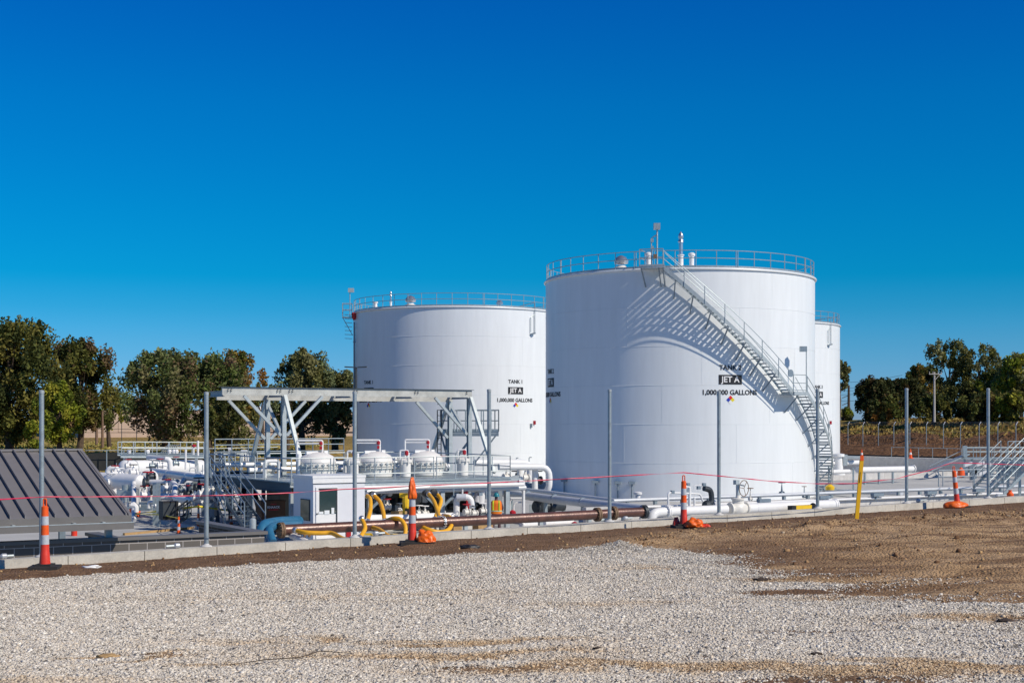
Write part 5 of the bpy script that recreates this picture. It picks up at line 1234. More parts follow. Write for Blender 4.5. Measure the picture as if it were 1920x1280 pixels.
m = MB(); m.beam(at(684, 1001, 54), at(697, 1001, 54), .08, .08); m.beam(at(697, 1001, 54), at(697, 1010, 54), .08, .08); m.beam(at(725, 1003, 55), at(765, 1002, 56), .08, .1); m.build('bar', 'yellow', t, smooth=False)

# ---------------------------------------------------------------- white guard cabin
cs0, cs1, ct0, ct1 = 8.8, 11.06, 29.5, 31.5; cz0, cz1 = FL+.12, -2.12
t = thing('guard_cabin', 'small white metal cabin with a windowed door beside the pump platform', 'cabin', W(9.9, 30.5, FL))
m = MB(); m.sbox(cs0, cs1, ct0, ct1, cz0, cz1-.1); m.build('wall', 'cabin_white', t, smooth=False)
m = MB(); m.sbox(cs0-.04, cs1+.04, ct0-.04, ct1+.04, cz1-.098, cz1); m.sbox(cs0-.02, cs1+.02, ct0-.02, ct0-.003, cz1-.30, cz1-.10); m.build('roof', 'white', t, smooth=False)
m = MB(); m.sbox(cs0-.025, cs1+.025, ct0-.022, ct0-.004, cz1-.33, cz1-.302); m.build('trim', 'dark_steel', t, smooth=False)
m = MB(); m.sbox(cs0+.1, cs1-.1, ct0+.1, ct1-.1, FL, cz0-.002); m.build('skid', 'dark_steel', t, smooth=False)
s0, s1 = sx(592, ct0), sx(632, ct0)
m = MB(); m.sbox(s0, s1, ct0-.04, ct0-.004, cz0+.05, cz1-.45); dr_ = m.build('door', 'white', t, smooth=False)
w0, w1 = sx(598, ct0), sx(629, ct0); zw1 = (HY-918)/F*56.5; zw0 = (HY-964)/F*56.5
m = MB(); m.sbox(w0, w1, ct0-.05, ct0-.042, zw0, zw1); m.build('window', 'glass', dr_, smooth=False)
m = MB(); m.sbox(w0-.03, w1+.04, ct0-.06, ct0-.044, zw1+.002, zw1+.05); m.sbox(w1+.003, w1+.06, ct0-.06, ct0-.044, cz0+.1, zw1+.05); m.build('frame', 'dark_steel', dr_, smooth=False)
m = MB(); m.sbox(w0-.13, w0-.07, ct0-.08, ct0-.042, zw0, zw0+.04); m.build('handle', 'dark_steel', dr_, smooth=False)
def sxy(px):      # t of the point on the left wall (s = cs0) seen at column px
    k = (px-HX)/F; a = OR + U*cs0; return (k*a.y - a.x)/(V.x - k*V.y)
ta_, tb_ = sxy(581), sxy(565)
m = MB(); m.sbox(cs0-.03, cs0-.004, min(ta_, tb_)-.03, max(ta_, tb_)+.03, -3.93, -3.07); fr = m.build('side_window_frame', 'dark_steel', t, smooth=False)
m = MB(); m.sbox(cs0-.04, cs0-.032, min(ta_, tb_), max(ta_, tb_), -3.90, -3.10); m.build('pane', 'glass_warm', fr, smooth=False)
m = MB(); q = P_(1, 1)
for (px, py, sx_, sz_, mt) in ((602, 961, .10, .05, 'white'), (613, 960, .11, .08, 'white'), (624, 957, .06, .12, 'white')):
    m.obox(onp(px, py, ct0-.056), U*sx_, V*.002, Vector((0,0,sz_)))
m.build('desk_papers', 'tank_white', dr_, smooth=False)
t = thing('entry_ramp', 'grey entry ramp with a red box in front of the white cabin', 'ramp', W(10, 28.5, FL))
m = MB(); m.beam(W(9.2, 28.6, FL+.05), W(11, 28.6, FL+.5), .6, .1); m.sbox(9, 11.2, 28.9, 29.4, FL, FL+.2); m.build('deck', 'galv_light', t, smooth=False)
m = MB(); m.sbox(9.6, 9.8, 28.1, 28.2, FL+.2, FL+.75); m.build('red_box', 'red', t, smooth=False)

# blue pipe, job box and bollard left of the cabin
t = thing('blue_hose_pipe', 'thick blue pipe bending out from behind the block enclosure', 'pipe', at(500, 985, 54))
m = MB(); m.pipe([at(487, 1020, 52), at(492, 984, 52.5), at(520, 978, 54), at(560, 976, 56.5)], .20, .9, 16); m.build('pipe', 'blue_pipe', t)
m = MB(); m.pipe([at(512, 1016, 51.5), at(503, 992, 52), at(520, 983, 53.5), at(560, 981, 56)], .15, .7, 14); m.build('pipe', 'blue_pipe', t)
m = MB(); m.pipe([at(546, 1003, 53), at(575, 1016, 52)], .12); m.build('elbow', 'white', t)
t = thing('tool_chest', 'brown steel job site tool chest in the shade behind the blue pipe', 'tool chest', at(507, 975, 62))
jb = at(507, 957, 62); JU = U
m = MB(); m.obox(jb, JU*.55, V*.35, Vector((0,0,.40))); jo = m.build('body', 'job_box', t, smooth=False)
m = MB(); m.obox(jb+Vector((0,0,.43)), JU*.57, V*.37, Vector((0,0,.028))); m.build('lid', 'job_box', t, smooth=False)
vs, fs = text_geo('KNAACK', .10, .004); m = MB(); m.add([jb-V*.36+JU*v.x+Vector((0,0,v.y+.17)) for v in vs], fs); m.build('maker_lettering', 'letter_white', jo, smooth=False)
m = MB(); m.obox(jb-V*.355+Vector((0,0,.06)), JU*.22, V*.003, Vector((0,0,.025))); m.obox(jb-V*.355+Vector((0,0,.30)), JU*.14, V*.003, Vector((0,0,.02))); m.build('red_stripe', 'red', jo, smooth=False)
t = thing('bollard', 'short pale pipe bollard at the corner of the block enclosure', 'bollard', at(474, 998, 52)); p = at(474, 971, 52); m = MB(); m.lathe(Vector((p.x, p.y, FL)), [(.12,0),(.12,-FL+p.z-.05),(.07,-FL+p.z),(.01,-FL+p.z+.01)], 16); m.build('pipe', 'galv_light', t)

# stairs and frames left of the gantry, steel coloured dark for shade
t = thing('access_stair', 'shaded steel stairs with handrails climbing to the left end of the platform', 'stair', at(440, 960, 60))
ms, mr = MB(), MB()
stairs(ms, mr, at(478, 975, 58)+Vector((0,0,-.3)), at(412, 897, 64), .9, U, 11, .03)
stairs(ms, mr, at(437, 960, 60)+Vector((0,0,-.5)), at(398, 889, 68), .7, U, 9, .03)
ms.build('steps', 'galv_shaded', t, smooth=False); mr.build('handrail', 'steel_blue', t)
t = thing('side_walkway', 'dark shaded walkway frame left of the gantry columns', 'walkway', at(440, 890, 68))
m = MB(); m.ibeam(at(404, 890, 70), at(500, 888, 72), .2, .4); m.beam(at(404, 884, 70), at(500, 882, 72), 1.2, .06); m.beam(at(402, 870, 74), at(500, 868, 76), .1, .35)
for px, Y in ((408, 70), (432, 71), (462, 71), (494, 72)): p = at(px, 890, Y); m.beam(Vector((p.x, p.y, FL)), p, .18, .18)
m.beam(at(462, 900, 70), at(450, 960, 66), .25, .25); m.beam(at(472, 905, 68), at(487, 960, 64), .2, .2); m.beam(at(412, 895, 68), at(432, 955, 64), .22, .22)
m.build('frame', 'galv_shaded', t, smooth=False)
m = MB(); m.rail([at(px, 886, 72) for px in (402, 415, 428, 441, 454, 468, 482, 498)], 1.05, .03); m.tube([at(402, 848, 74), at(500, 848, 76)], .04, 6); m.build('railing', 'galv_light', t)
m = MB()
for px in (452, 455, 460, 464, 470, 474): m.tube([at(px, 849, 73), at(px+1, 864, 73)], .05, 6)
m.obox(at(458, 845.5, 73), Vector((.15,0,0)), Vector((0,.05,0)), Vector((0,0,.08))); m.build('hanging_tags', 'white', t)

# ---------------------------------------------------------------- manifold skid at far left
t = thing('horizontal_tank', 'long white horizontal tank below the far walkway at left', 'tank', at(305, 890, 88))
a, b_ = at(232, 878, 86), at(376, 876, 91); d = (b_-a).normalized(); L = (b_-a).length
m = MB(); m.lathe(a, [(.02,-.28),(.3,-.22),(.48,-.05),(.50,0),(.50,L),(.48,L+.05),(.3,L+.22),(.02,L+.28)], 24, d); m.build('shell', 'white', t)
m = MB()
for k in (.12, .55, .78, .9): m.tube([a+d*L*k-d*.02, a+d*L*k+d*.02], .515, 24)
build_each(m, 'band', 'galv_light', t)
m = MB()
for k in (.15, .5, .85): support(m, a+d*L*k, .4, a.z-.45)
build_each(m, 'saddle', 'concrete_wall', t, smooth=False)
run('bypass_pipe', [at(330, 890, 84), at(382, 889.5, 86)], .20, 'white', 'white pipe lying along the front of the horizontal tank', flanges=[(at(380, 889.5, 86), U)])
t = thing('walkway', 'galvanized walkway with railings above the white horizontal tank', 'walkway', at(300, 852, 87))
m = MB(); m.ibeam(at(226, 854.5, 87), at(382, 855.5, 90), .2, .22); m.ibeam(at(220, 851, 90), at(382, 852, 92.5), .2, .2)
for px in (235, 300, 368): p = at(px, 857, 88); m.beam(Vector((p.x, p.y, FL)), p, .16, .16)
m.build('deck', 'galv_light', t, smooth=False)
m = MB(); m.rail([at(228+154*i/7, 852, 87+3*i/7) for i in range(8)], .78, .03, mids=(.40,)); m.rail([at(221+161*i/5, 849, 90+2.5*i/5) for i in range(6)], .70, .03, mids=(.36,)); m.build('railing', 'galv_light', t)
m = MB()
for k in range(6): m.beam(at(300+k*4, 850, 91), at(316+k*4, 833, 91), .05, .05)
m.build('stair', 'galv', t, smooth=False)
m = MB(); m.tube([at(371, 854, 87), at(371, 826, 87)], .07, 8); m.tube([at(348, 880, 86), at(348, 842, 86)], .06, 8); m.tube([at(363, 852, 87), at(363, 838, 87)], .05, 8)
for px in (242, 277, 318, 326, 331): m.lathe(at(px, 850, 88), [(.1,0),(.14,.15),(.08,.25)], 8)
m.build('vent_pipe', 'white', t)
m = MB(); m.lathe(at(363.5, 835.5, 87), [(.02,-.1),(.13,-.05),(.13,.06),(.02,.1)], 10); m.build('relief_valve', 'red', t)
t = thing('pump_manifold', 'crowded white pump manifold of pipes, elbows and valves beyond the block enclosure', 'manifold', at(290, 930, 74))
m = MB(); m.tube([at(285, 884, 78), at(398, 899, 69)], .21, 16); m.build('header', 'silver_pipe', t)
for k in (.3, .62): q = at(285, 884, 78).lerp(at(398, 899, 69), k); m = MB(); d = (at(398, 899, 69)-at(285, 884, 78)).normalized(); m.tube([q-d*.04, q+d*.04], .22, 16); m.pipe([q, q+Vector((-.5,-.3,-.55)), q+Vector((-.5,-.3,-1.4))], .13, .3, 10); m.build('branch_pipe', 'silver_pipe', t)
m = MB(); m.tube([at(278, 857.5, 80), at(314, 861, 79)], .16, 12); m.build('header', 'silver_pipe', t)
m = MB(); m.pipe([at(310, 860, 79), at(318, 862, 79), at(320, 885, 79)], .15, .3, 12); m.build('elbow', 'white', t)
m = MB(); m.tube([at(186, 899, 75), at(262, 904, 73)], .40, 20); m.lathe(at(262, 904, 73), [(.40,0),(.38,.1),(.2,.25),(.01,.3)], 20, (at(262, 904, 73)-at(186, 899, 75)).normalized()); m.build('separator_vessel', 'white', t)
def arch(px0, px1, ytop, ybot, Y, r=.13, mt='white'):
    m = MB(); m.pipe([at(px0, ybot, Y), at(px0, ytop, Y), at(px1, ytop, Y), at(px1, ybot, Y)], r, (px1-px0)/F*Y*.48, 12); m.build('arch_pipe', mt, t)
arch(202, 222, 877, 900, 78, .15); arch(236, 256, 881, 900, 77, .15); arch(270, 291, 886, 930, 74, .17); arch(322, 338, 901, 918, 73, .09, 'galv'); arch(359, 377, 905, 925, 72, .10, 'galv')
m = MB(); m.pipe([at(281, 904, 71), at(314, 904, 70.5), at(328, 906, 70), at(328, 935, 68), at(362, 938, 66)], .15, .55, 14); m.build('s_pipe', 'white', t)
m = MB(); m.tube([at(300, 931, 69), at(325, 931, 69)], .17, 12); m.tube([at(355, 937, 66.5), at(380, 937, 66)], .15, 12); m.tube([at(336, 934, 68), at(355, 934, 68)], .13, 12); m.tube([at(378, 930, 66), at(401, 912, 67)], .16, 12); m.tube([at(390, 905, 68), at(402, 918, 68)], .2, 12); m.tube([at(412, 925, 64), at(420, 938, 63)], .22, 12)
build_each(m, 'low_pipe', 'white', t)
m = MB(); m.tube([at(251, 975, 68.9), at(251, 905, 72)], .12, 12); m.tube([at(283, 950, 72), at(283, 905, 72)], .13, 12)
for px in (232, 240, 262, 345, 388): m.tube([at(px, 950, 72), at(px, 915, 72)], .05, 8)
build_each(m, 'riser', 'white', t)
m = MB()
for px, Y in ((290, 68), (297, 67), (352, 72)): p = at(px, 905, Y); m.beam(Vector((p.x, p.y, FL)), p, .16, .16)
m.beam(at(262, 943, 71), at(300, 943, 70), .1, .12); m.beam(at(232, 952, 70), at(262, 950, 70), .1, .1); build_each(m, 'frame_post', 'galv', t, smooth=False)
for (px, py, Y, rr, w, body) in ((216, 888, 77, .12, 'red', 'white'), (250, 886, 76, .12, 'dark_steel', 'white'), (283, 893, 73, .13, 'dark_steel', 'dark_steel'), (278, 905, 71, .15, 'red', 'dark_steel'), (312, 915, 70, .12, 'red', 'white'), (352, 925, 69, .11, 'red', 'dark_steel'), (373, 915, 69, .14, 'dark_steel', 'dark_steel'), (380, 926, 66, .13, 'red', 'white'), (272, 928, 71, .13, 'red', 'white'), (290, 920, 71, .12, 'white', 'dark_steel'), (330, 868, 82, .10, 'red', 'galv'), (240, 873, 80, .1, 'red', 'white'), (225, 893, 75, .12, 'white', 'white'), (303, 922, 70, .11, 'dark_steel', 'white'), (366, 932, 66, .11, 'dark_steel', 'white'), (209, 905, 74, .14, 'white', 'white'), (340, 920, 70, .09, 'white', 'galv'), (395, 930, 65, .12, 'white', 'white'), (286, 873, 79, .1, 'white', 'galv'), (300, 872, 79, .1, 'red', 'white')):
    valve(t, at(px, py, Y), rr, rr*3.6, w, body=body)
m = MB()
for px in (236, 247): m.lathe(at(px, 913, 72), [(.02,-.2),(.20,-.15),(.20,.12),(.05,.16)], 14)
m.obox(at(240, 924, 72), Vector((.5,0,0)), Vector((0,.3,0)), Vector((0,0,.16))); m.build('motor', 'galv', t)
m = MB(); m.obox(at(270, 951, 73), Vector((.35,0,0)), Vector((0,.3,0)), Vector((0,0,.15))); m.obox(at(332, 950, 72), Vector((.4,0,0)), Vector((0,.3,0)), Vector((0,0,.2))); m.obox(at(392, 955, 66), Vector((.3,0,0)), Vector((0,.3,0)), Vector((0,0,.3))); build_each(m, 'pump_block', 'steel_blue', t, smooth=False)
for k in range(46):
    px = random.uniform(196, 402); py = random.uniform(880, 948); Y = 88-(py-870)*.26; L = random.uniform(8, 22); r_ = random.choice((.06, .08, .10, .12)); m = MB()
    if k % 3 == 0: m.pipe([at(px, py+8, Y), at(px, py-4, Y), at(px+L, py-3, Y), at(px+L, py+9, Y)], r_, r_*2.4, 8); nm_ = 'loop_pipe'
    elif k % 3 == 1: m.pipe([at(px-L, py, Y), at(px, py+1, Y), at(px, py+13, Y)], r_, r_*2.2, 8); nm_ = 'elbow_pipe'
    else: m.tube([at(px-L*.6, py, Y), at(px+L*.6, py+1.5, Y)], r_*1.2, 10); m.flange(at(px+L*.3, py+1, Y), U, r_*2, .06); m.flange(at(px-L*.3, py+.5, Y), U, r_*2, .06); nm_ = 'flanged_pipe'
    m.build(nm_, random.choice(('white', 'white', 'white', 'silver_pipe')), t)
for k in range(26):
    px = random.uniform(200, 400); py = random.uniform(878, 945); Y = 88-(py-870)*.26; m = MB()
    if k % 3: m.tube([at(px, py, Y), at(px+random.uniform(-1, 1), py-random.uniform(8, 22), Y)], random.choice((.025, .03, .05)), 6); nm_ = 'small_riser'
    else: m.pipe([at(px, py, Y), at(px, py-9, Y), at(px+random.uniform(7, 13), py-9, Y), at(px+10, py+2, Y)], .04, .15, 6); nm_ = 'small_loop'
    m.build(nm_, random.choice(('white', 'white', 'galv', 'steel_blue')), t)
t = thing('control_cabinet', 'black glossy control cabinet beside the far traffic cones', 'cabinet', at(316, 970, 64))
m = MB(); m.obox(at(316, 956, 65), U*.36, V*.3, Vector((0,0,.42))); m.build('body', 'black', t, smooth=False); m = MB(); m.obox(at(317, 955, 64.6), U*.28, V*.01, Vector((0,0,.3))); m.build('door', 'dark_steel', t, smooth=False)
t = thing('yard_steps', 'short dark steel steps with handrails behind the yellow tape', 'steps', at(350, 960, 63))
ms, mr = MB(), MB(); stairs(ms, mr, at(333, 978, 64), at(355, 962, 65), .5, V, 3, .02, .6); ms.build('steps', 'galv_shaded', t, smooth=False); mr.build('handrail', 'dark_steel', t)
run('curb', [fl(288, 978), fl(372, 992)], .14, 'concrete_wall', 'low concrete curb on the yard floor behind the block enclosure', n=4, cat='curb')
t = thing('timber_board', 'long yellowish timber board lying on the yard floor behind the block wall', 'board', fl(232, 1000)); m = MB(); m.beam(fl(232, 1001, FL+.05), fl(362, 989, FL+.05), .12, .1); m.build('board', 'wood', t, smooth=False)
# silt cloth on the grass edge
t = thing('silt_fence', 'dark sagging silt cloth fence below the dry grass at left', 'silt fence', at(200, 870, 103))
m = MB(); m.beam(at(165, 866, 103.5), at(232, 864, 103.5), .05, 1.3); m.beam(at(232, 864, 103.5), at(420, 862, 106), .05, 1.2); m.build('cloth', 'fabric_dark', t, smooth=False)
m = MB()
for px in (200, 232, 392, 420, 452): m.tube([at(px, 885, 103), at(px, 843, 103)], .04, 6)
m.tube([at(160, 844, 103), at(232, 844, 103), at(520, 838, 110)], .03, 6); m.build('fence_pole', 'galv', t)

# interior traffic cones, bucket, tape
def mini(px, py, h_px, lab, kind='slim', tape=False):
    p = fl(px, py); h = h_px/F*p.y; t = thing('safety_cone', lab, 'traffic cone', p, 'small safety cones inside the yard')
    m = MB(); m.lathe(p, [(.13,0),(.13,.05),(.08,.06)], 14); m.build('base', 'rubber', t)
    n_ = 5; cols = ['cone_orange', 'reflective', 'cone_orange', 'reflective', 'cone_orange']
    for i in range(n_): r0 = .085-.010*i; m = MB(); m.lathe(p, [(r0, h*(.05+.19*i)), (r0-.01, h*(.05+.19*(i+1))-.002)], 14); m.build('barrel' if i % 2 == 0 else 'reflective_band', cols[i], t)
    return t
mini(335, 1001, 33, 'small striped cone nearest the block enclosure corner, half wrapped in yellow tape')
mini(372, 990, 45, 'taller striped cone standing just left of the second fence post')
mini(433.5, 985, 30, 'orange cone right of the second fence post at the end of the yellow tape')
mini(1609, 951, 27, 'thin red and white cone before the pale dike wall, right of the yellow marker')
t = thing('orange_bucket', 'bright red orange bucket on the yard floor beside the metal roof', 'bucket', fl(253, 968)); p = fl(253, 968); m = MB(); m.lathe(p, [(.26,0),(.30,.42),(.32,.44),(.29,.45)], 18); m.build('pail', 'cone_orange', t); m = MB(); m.tube([p+Vector((-.3,0,.4)), p+Vector((0,-.34,.3)), p+Vector((.3,0,.4))], .012, 6); m.build('handle', 'galv', t)
t = thing('red_barrel', 'red barrel with a white lid under the left metal roof', 'barrel', fl(139, 1004)); p = fl(139, 1004, FL+.0); m = MB(); m.lathe(p, [(.13,0),(.13,.30)], 16); m.build('drum', 'cone_red', t); m = MB(); m.lathe(p, [(.14,.31),(.14,.36),(.02,.38)], 16); m.build('lid', 'white', t)
ribbon('caution_tape', [at(253, 963, 69), at(320, 955, 66), at(372, 949, 64), at(433, 957, 65)], .10, 'tape_yellow', 'yellow caution tape sagging between the bucket and the inner cones', 'caution tape', .6)
ribbon('caution_tape', [at(253, 964, 69), at(300, 964, 66), at(334, 971, 61.8)], .06, 'tape_yellow', 'lower yellow caution tape running to the nearest inner cone', 'caution tape', .6)
for (px, py, h_, Y, lab) in ((1616, 859, 17, 150, 'far orange and white cone on the dike directly above the yellow marker'), (1707.5, 859, 18, 139, 'far orange and white cone just right of the tall fence post by the open pipe')):
    p = at(px, py, Y); h = h_/F*Y; t = thing('safety_cone', lab, 'traffic cone', p, 'far cones on the dike'); m = MB(); m.lathe(p, [(.28,0),(.28,.06),(.16,.07),(.12,h*.4)], 14); m.build('skirt', 'cone_orange', t); m = MB(); m.lathe(p, [(.12,h*.4),(.09,h*.62)], 14); m.build('reflective_band', 'letter_white', t); m = MB(); m.lathe(p, [(.09,h*.62),(.03,h)], 14); m.build('tip', 'cone_orange', t)
t = thing('orange_bag', 'small round orange bag on the ledge at the foot of the right crossover stair', 'bag', at(1894, 925, 60)); m = MB(); m.lathe(at(1894, 928, 60), [(.02,-.2),(.14,-.1),(.15,.05),(.06,.16),(.08,.22)], 12); m.build('bag', 'cone_orange', t)
t = thing('orange_bag', 'orange scrap on the low divider right of the leaning cone', 'bag', at(1802, 886, 110)); m = MB(); m.lathe(at(1802, 888, 110), [(.02,-.3),(.3,-.1),(.25,.3),(.05,.5)], 12); m.build('bag', 'cone_orange', t)

# ---------------------------------------------------------------- worker, seen from behind
def worker():
    base = at(930.5, 1000, 62); base.z = FL; B = base
    t = thing('person', 'person in an orange high visibility vest and teal helmet, seen from behind', 'person', B)
    def skin(pts, edges, rad, name, mt, par, root=0):
        me = bpy.data.meshes.new(name); me.from_pydata([tuple(Vector(p)) for p in pts], edges, []); o = bpy.data.objects.new(name, me); COL.objects.link(o); o.parent = par
        md = o.modifiers.new('Skin', 'SKIN'); md.use_smooth_shade = True
        lay = me.skin_vertices[0] if me.skin_vertices else None
        if lay is None:
            me.skin_vertices  # ensures layer
        for i, v in enumerate(me.skin_vertices[0].data): v.radius = (rad[i], rad[i]*(.72 if rad[i] > .12 else 1)); v.use_root = (i == root)
        sb = o.modifiers.new('sub', 'SUBSURF'); sb.levels = 2; sb.render_levels = 2; me.materials.append(M[mt]); return o
    pts = [(0,0,.98),(0,0,1.15),(0,.01,1.38),(0,.02,1.50),(0,.05,1.60),(0,.07,1.70),
           (.19,.02,1.42),(.27,.08,1.18),(.22,.27,1.05),(.20,.34,1.03), (-.19,.02,1.42),(-.27,.08,1.18),(-.22,.27,1.05),(-.20,.34,1.03),
           (.11,0,.90),(.13,.02,.50),(.14,-.02,.10),(.15,.13,.05), (-.11,0,.90),(-.13,.02,.50),(-.15,-.02,.10),(-.16,.13,.05)]
    ed = [(0,1),(1,2),(2,3),(3,4),(4,5),(2,6),(6,7),(7,8),(8,9),(2,10),(10,11),(11,12),(12,13),(0,14),(14,15),(15,16),(16,17),(0,18),(18,19),(19,20),(20,21)]
    ra = [.17,.16,.19,.085,.065,.098,.08,.06,.045,.04,.08,.06,.045,.04,.11,.075,.055,.05,.11,.075,.055,.05]
    body = skin(pts, ed, ra, 'body', 'shirt', t)
    for sgn in (1, -1):                      # fingers closing round a pipe
        for k in range(5):
            q = Vector((sgn*.20+(k-2)*.017, .36, 1.03)); m = MB(); d = Vector((0, .05, .0)) if k < 4 else Vector((-sgn*.04, .02, .02))
            m.tube([B+q, B+q+d, B+q+d+Vector((0,.01,-.035))], [.010,.009,.007], 6); m.build('finger', 'skin', body)
    m = MB(); m.lathe(B+Vector((0,.07,1.60)), [(.06,-.06),(.085,0),(.09,.10),(.05,.16)], 14); m.build('head', 'skin', body)
    m = MB(); m.obox(B+Vector((0,.16,1.64)), Vector((.014,0,0)), Vector((0,.02,0)), Vector((0,0,.022))); m.build('nose', 'skin', body)
    # trousers and boots
    for sgn in (1, -1):
        m = MB(); m.tube([B+Vector((sgn*.09,0,1.0)), B+Vector((sgn*.12,.02,.52)), B+Vector((sgn*.145,-.02,.12))], [.155,.115,.09], 14); m.build('trouser_leg', 'jeans', body)
        m = MB(); m.lathe(B+Vector((sgn*.15,.04,0)), [(.07,0),(.085,.05),(.07,.14)], 12); m.obox(B+Vector((sgn*.15,.13,.05)), Vector((.05,0,0)), Vector((0,.08,0)), Vector((0,0,.05))); m.build('boot', 'rubber', body)
    # vest: a flattened shell round the torso
    def shell(z0, z1, gx, gy, y0, n=20, rows=6, prof=None):
        m = MB(); vs = []; fs = []
        for r_ in range(rows+1):
            z = z0+(z1-z0)*r_/rows; k = prof(r_/rows) if prof else 1
            for i in range(n): a = 2*pi*i/n; vs.append(B+Vector((gx*k*math.copysign(abs(math.cos(a))**.8, math.cos(a)), y0+gy*k*math.sin(a), z)))
        for r_ in range(rows):
            for i in range(n): fs.append((r_*n+i, r_*n+(i+1) % n, (r_+1)*n+(i+1) % n, (r_+1)*n+i))
        m.add(vs, fs); return m
    pf = lambda q: 1.0 if q < .75 else 1-.35*((q-.75)/.25)**2
    vest = shell(.93, 1.52, .245, .175, .01, rows=10, prof=pf).build('vest', 'vest', t)
    shell(1.03, 1.09, .250, .180, .01, rows=1).build('vest_stripe', 'lime', vest); shell(1.045, 1.075, .252, .182, .01, rows=1).build('vest_stripe', 'reflective', vest)
    for sgn in (1, -1):
        m = MB(); m.beam(B+Vector((sgn*.13,-.172,1.09)), B+Vector((sgn*.13,-.168,1.40)), .055, .012, Vector((0,1,0))); m.beam(B+Vector((sgn*.13,-.168,1.40)), B+Vector((sgn*.12,-.11,1.52)), .055, .012, Vector((0,1,0))); m.build('vest_stripe', 'lime', vest, smooth=False)
    m = MB(); m.lathe(B+Vector((0,.05,1.69)), [(.155,-.01),(.15,.0),(.125,.01),(.125,.06),(.10,.12),(.05,.155),(.01,.16)], 18); m.build('helmet', 'helmet', t)
    return t
worker()
# ---------------------------------------------------------------- trees
M_attr('leaf_attr', rough=.75, spec=.2, trans=.30)
def tree(name, label, base, height, spread, blobs, pal, leaf=.24, n=9000, trunk_r=.22, cat='tree', group=None, droop=0, gap=.55, seed=0, lean=0, crown0=.22):
    rng = np.random.default_rng(100+seed); rd_ = random.Random(seed)
    base = Vector(base); t = thing(name, label, cat, base, group)
    m = MB(); top = base+Vector((lean, 0, height*.72)); mid = base.lerp(top, .5)+Vector((rd_.uniform(-.3,.3), rd_.uniform(-.3,.3), 0))
    m.tube([base-Vector((0,0,.3)), base.lerp(mid, .5), mid, top], [trunk_r*1.25, trunk_r, trunk_r*.7, trunk_r*.25], 9)
    cs = []
    blobs = int(blobs*2.6)
    for i in range(blobs):
        # clump centres spread over an uneven ellipsoid
        u = rd_.uniform(0, 2*pi); k = rd_.uniform(0, 1); zz = crown0+(1-crown0)*(k**.8)
        w = spread*math.sin(pi*min(1, max(.05, (zz-crown0*.75)/(1.10-crown0*.75))))**.6*rd_.uniform(.12, 1.22)**.65
        p = base+Vector((lean*zz+math.cos(u)*w, math.sin(u)*w*.9, height*zz*.97)); cs.append((p, rd_.uniform(.45, 1.25)*spread*.155+.12))
    for i in range(int(blobs*.22)):          # ragged plumes along the top and sides
        u = rd_.uniform(0, 2*pi); zz = rd_.uniform(.70, 1.04); w = spread*rd_.uniform(.0, 1.0)*(1.25-zz*.55)
        cs.append((base+Vector((lean*zz+math.cos(u)*w, math.sin(u)*w, height*zz*(1-.16*(w/spread)**2))), spread*.075+.10))
    for (p, r_) in cs[::4]:
        s_ = base.lerp(top, min(1, max(.2, (p.z-base.z)/height*.75))); md = s_.lerp(p, .55)+Vector((0,0,.2)); m.tube([s_, md, p], [trunk_r*.38, trunk_r*.22, trunk_r*.06], 6)
    m.build('trunk', 'bark', t)
    per = int(n*1.15)//len(cs); P = []; C = []
    pal = np.array(pal)
    for (p, r_) in cs:
        d = rng.normal(size=(per, 3)); d /= np.linalg.norm(d, axis=1)[:, None]; rr = r_*rng.random(per)**.5*1.12
        q = np.array(p)+d*rr[:, None]*np.array([1.05, 1.05, 1.7]); q[:, 2] -= droop*rng.random(per)**2
        P.append(q); cc = pal[rng.integers(len(pal))]; c_ = cc*(.7+.6*rng.random((per, 1)))*2.3
        alt = rng.random(per) < .18; c_[alt] = pal[rng.integers(len(pal), size=alt.sum())]*1.6; C.append(c_)
    P = np.concatenate(P); C = np.concatenate(C); N = len(P)
    a = rng.normal(size=(N, 3)); a /= np.linalg.norm(a, axis=1)[:, None]; b_ = rng.normal(size=(N, 3)); b_ -= a*(a*b_).sum(1)[:, None]; b_ /= np.linalg.norm(b_, axis=1)[:, None]
    s_ = leaf*.8*(.55+.9*rng.random((N, 1))); v = np.stack([P-a*s_, P-b_*s_*.55, P+a*s_, P+b_*s_*.55], 1)
    f = np.arange(N*4).reshape(N, 4)
    o = fast_mesh('crown', (v.reshape(-1, 3)-np.array(base)), f, 'leaf_attr', np.repeat(C, 4, 0), t)
    return t
DG = [(.024,.030,.008),(.045,.052,.012),(.070,.072,.016),(.095,.085,.02)]
YG = [(.10,.12,.012),(.14,.15,.015),(.07,.09,.012),(.17,.16,.02)]
RG = [(.055,.06,.02),(.11,.10,.045),(.07,.085,.03),(.085,.095,.035),(.12,.08,.045),(.05,.065,.018),(.06,.08,.02),(.08,.095,.03)]
OL = [(.07,.07,.022),(.10,.10,.035),(.125,.12,.05),(.045,.048,.014)]
AU = [(.10,.09,.02),(.13,.09,.02),(.06,.07,.015),(.05,.06,.015),(.13,.065,.015)]
DK = [(.018,.024,.008),(.03,.033,.01),(.045,.045,.012),(.035,.04,.012),(.05,.032,.012)]
def tb(px, py, Y): return at(px, py, Y)
def ht(py_top, py_base, Y): return (py_base-py_top)/F*Y
G = 'autumn trees behind the yard at left'
tree('shade_tree', 'dense dark green tree filling the left edge behind the metal roof', tb(18, 838, 140), ht(611, 838, 140), 5.2, 34, DG, n=22000, group=G, seed=1, trunk_r=.35, crown0=.10)
tree('shade_tree', 'tall dark tree with a ragged top, second from the left edge', tb(150, 836, 150), ht(645, 836, 150), 3.9, 30, DG+[(.09,.06,.03)], n=17000, group=G, seed=2, trunk_r=.3, crown0=.16, leaf=.22)
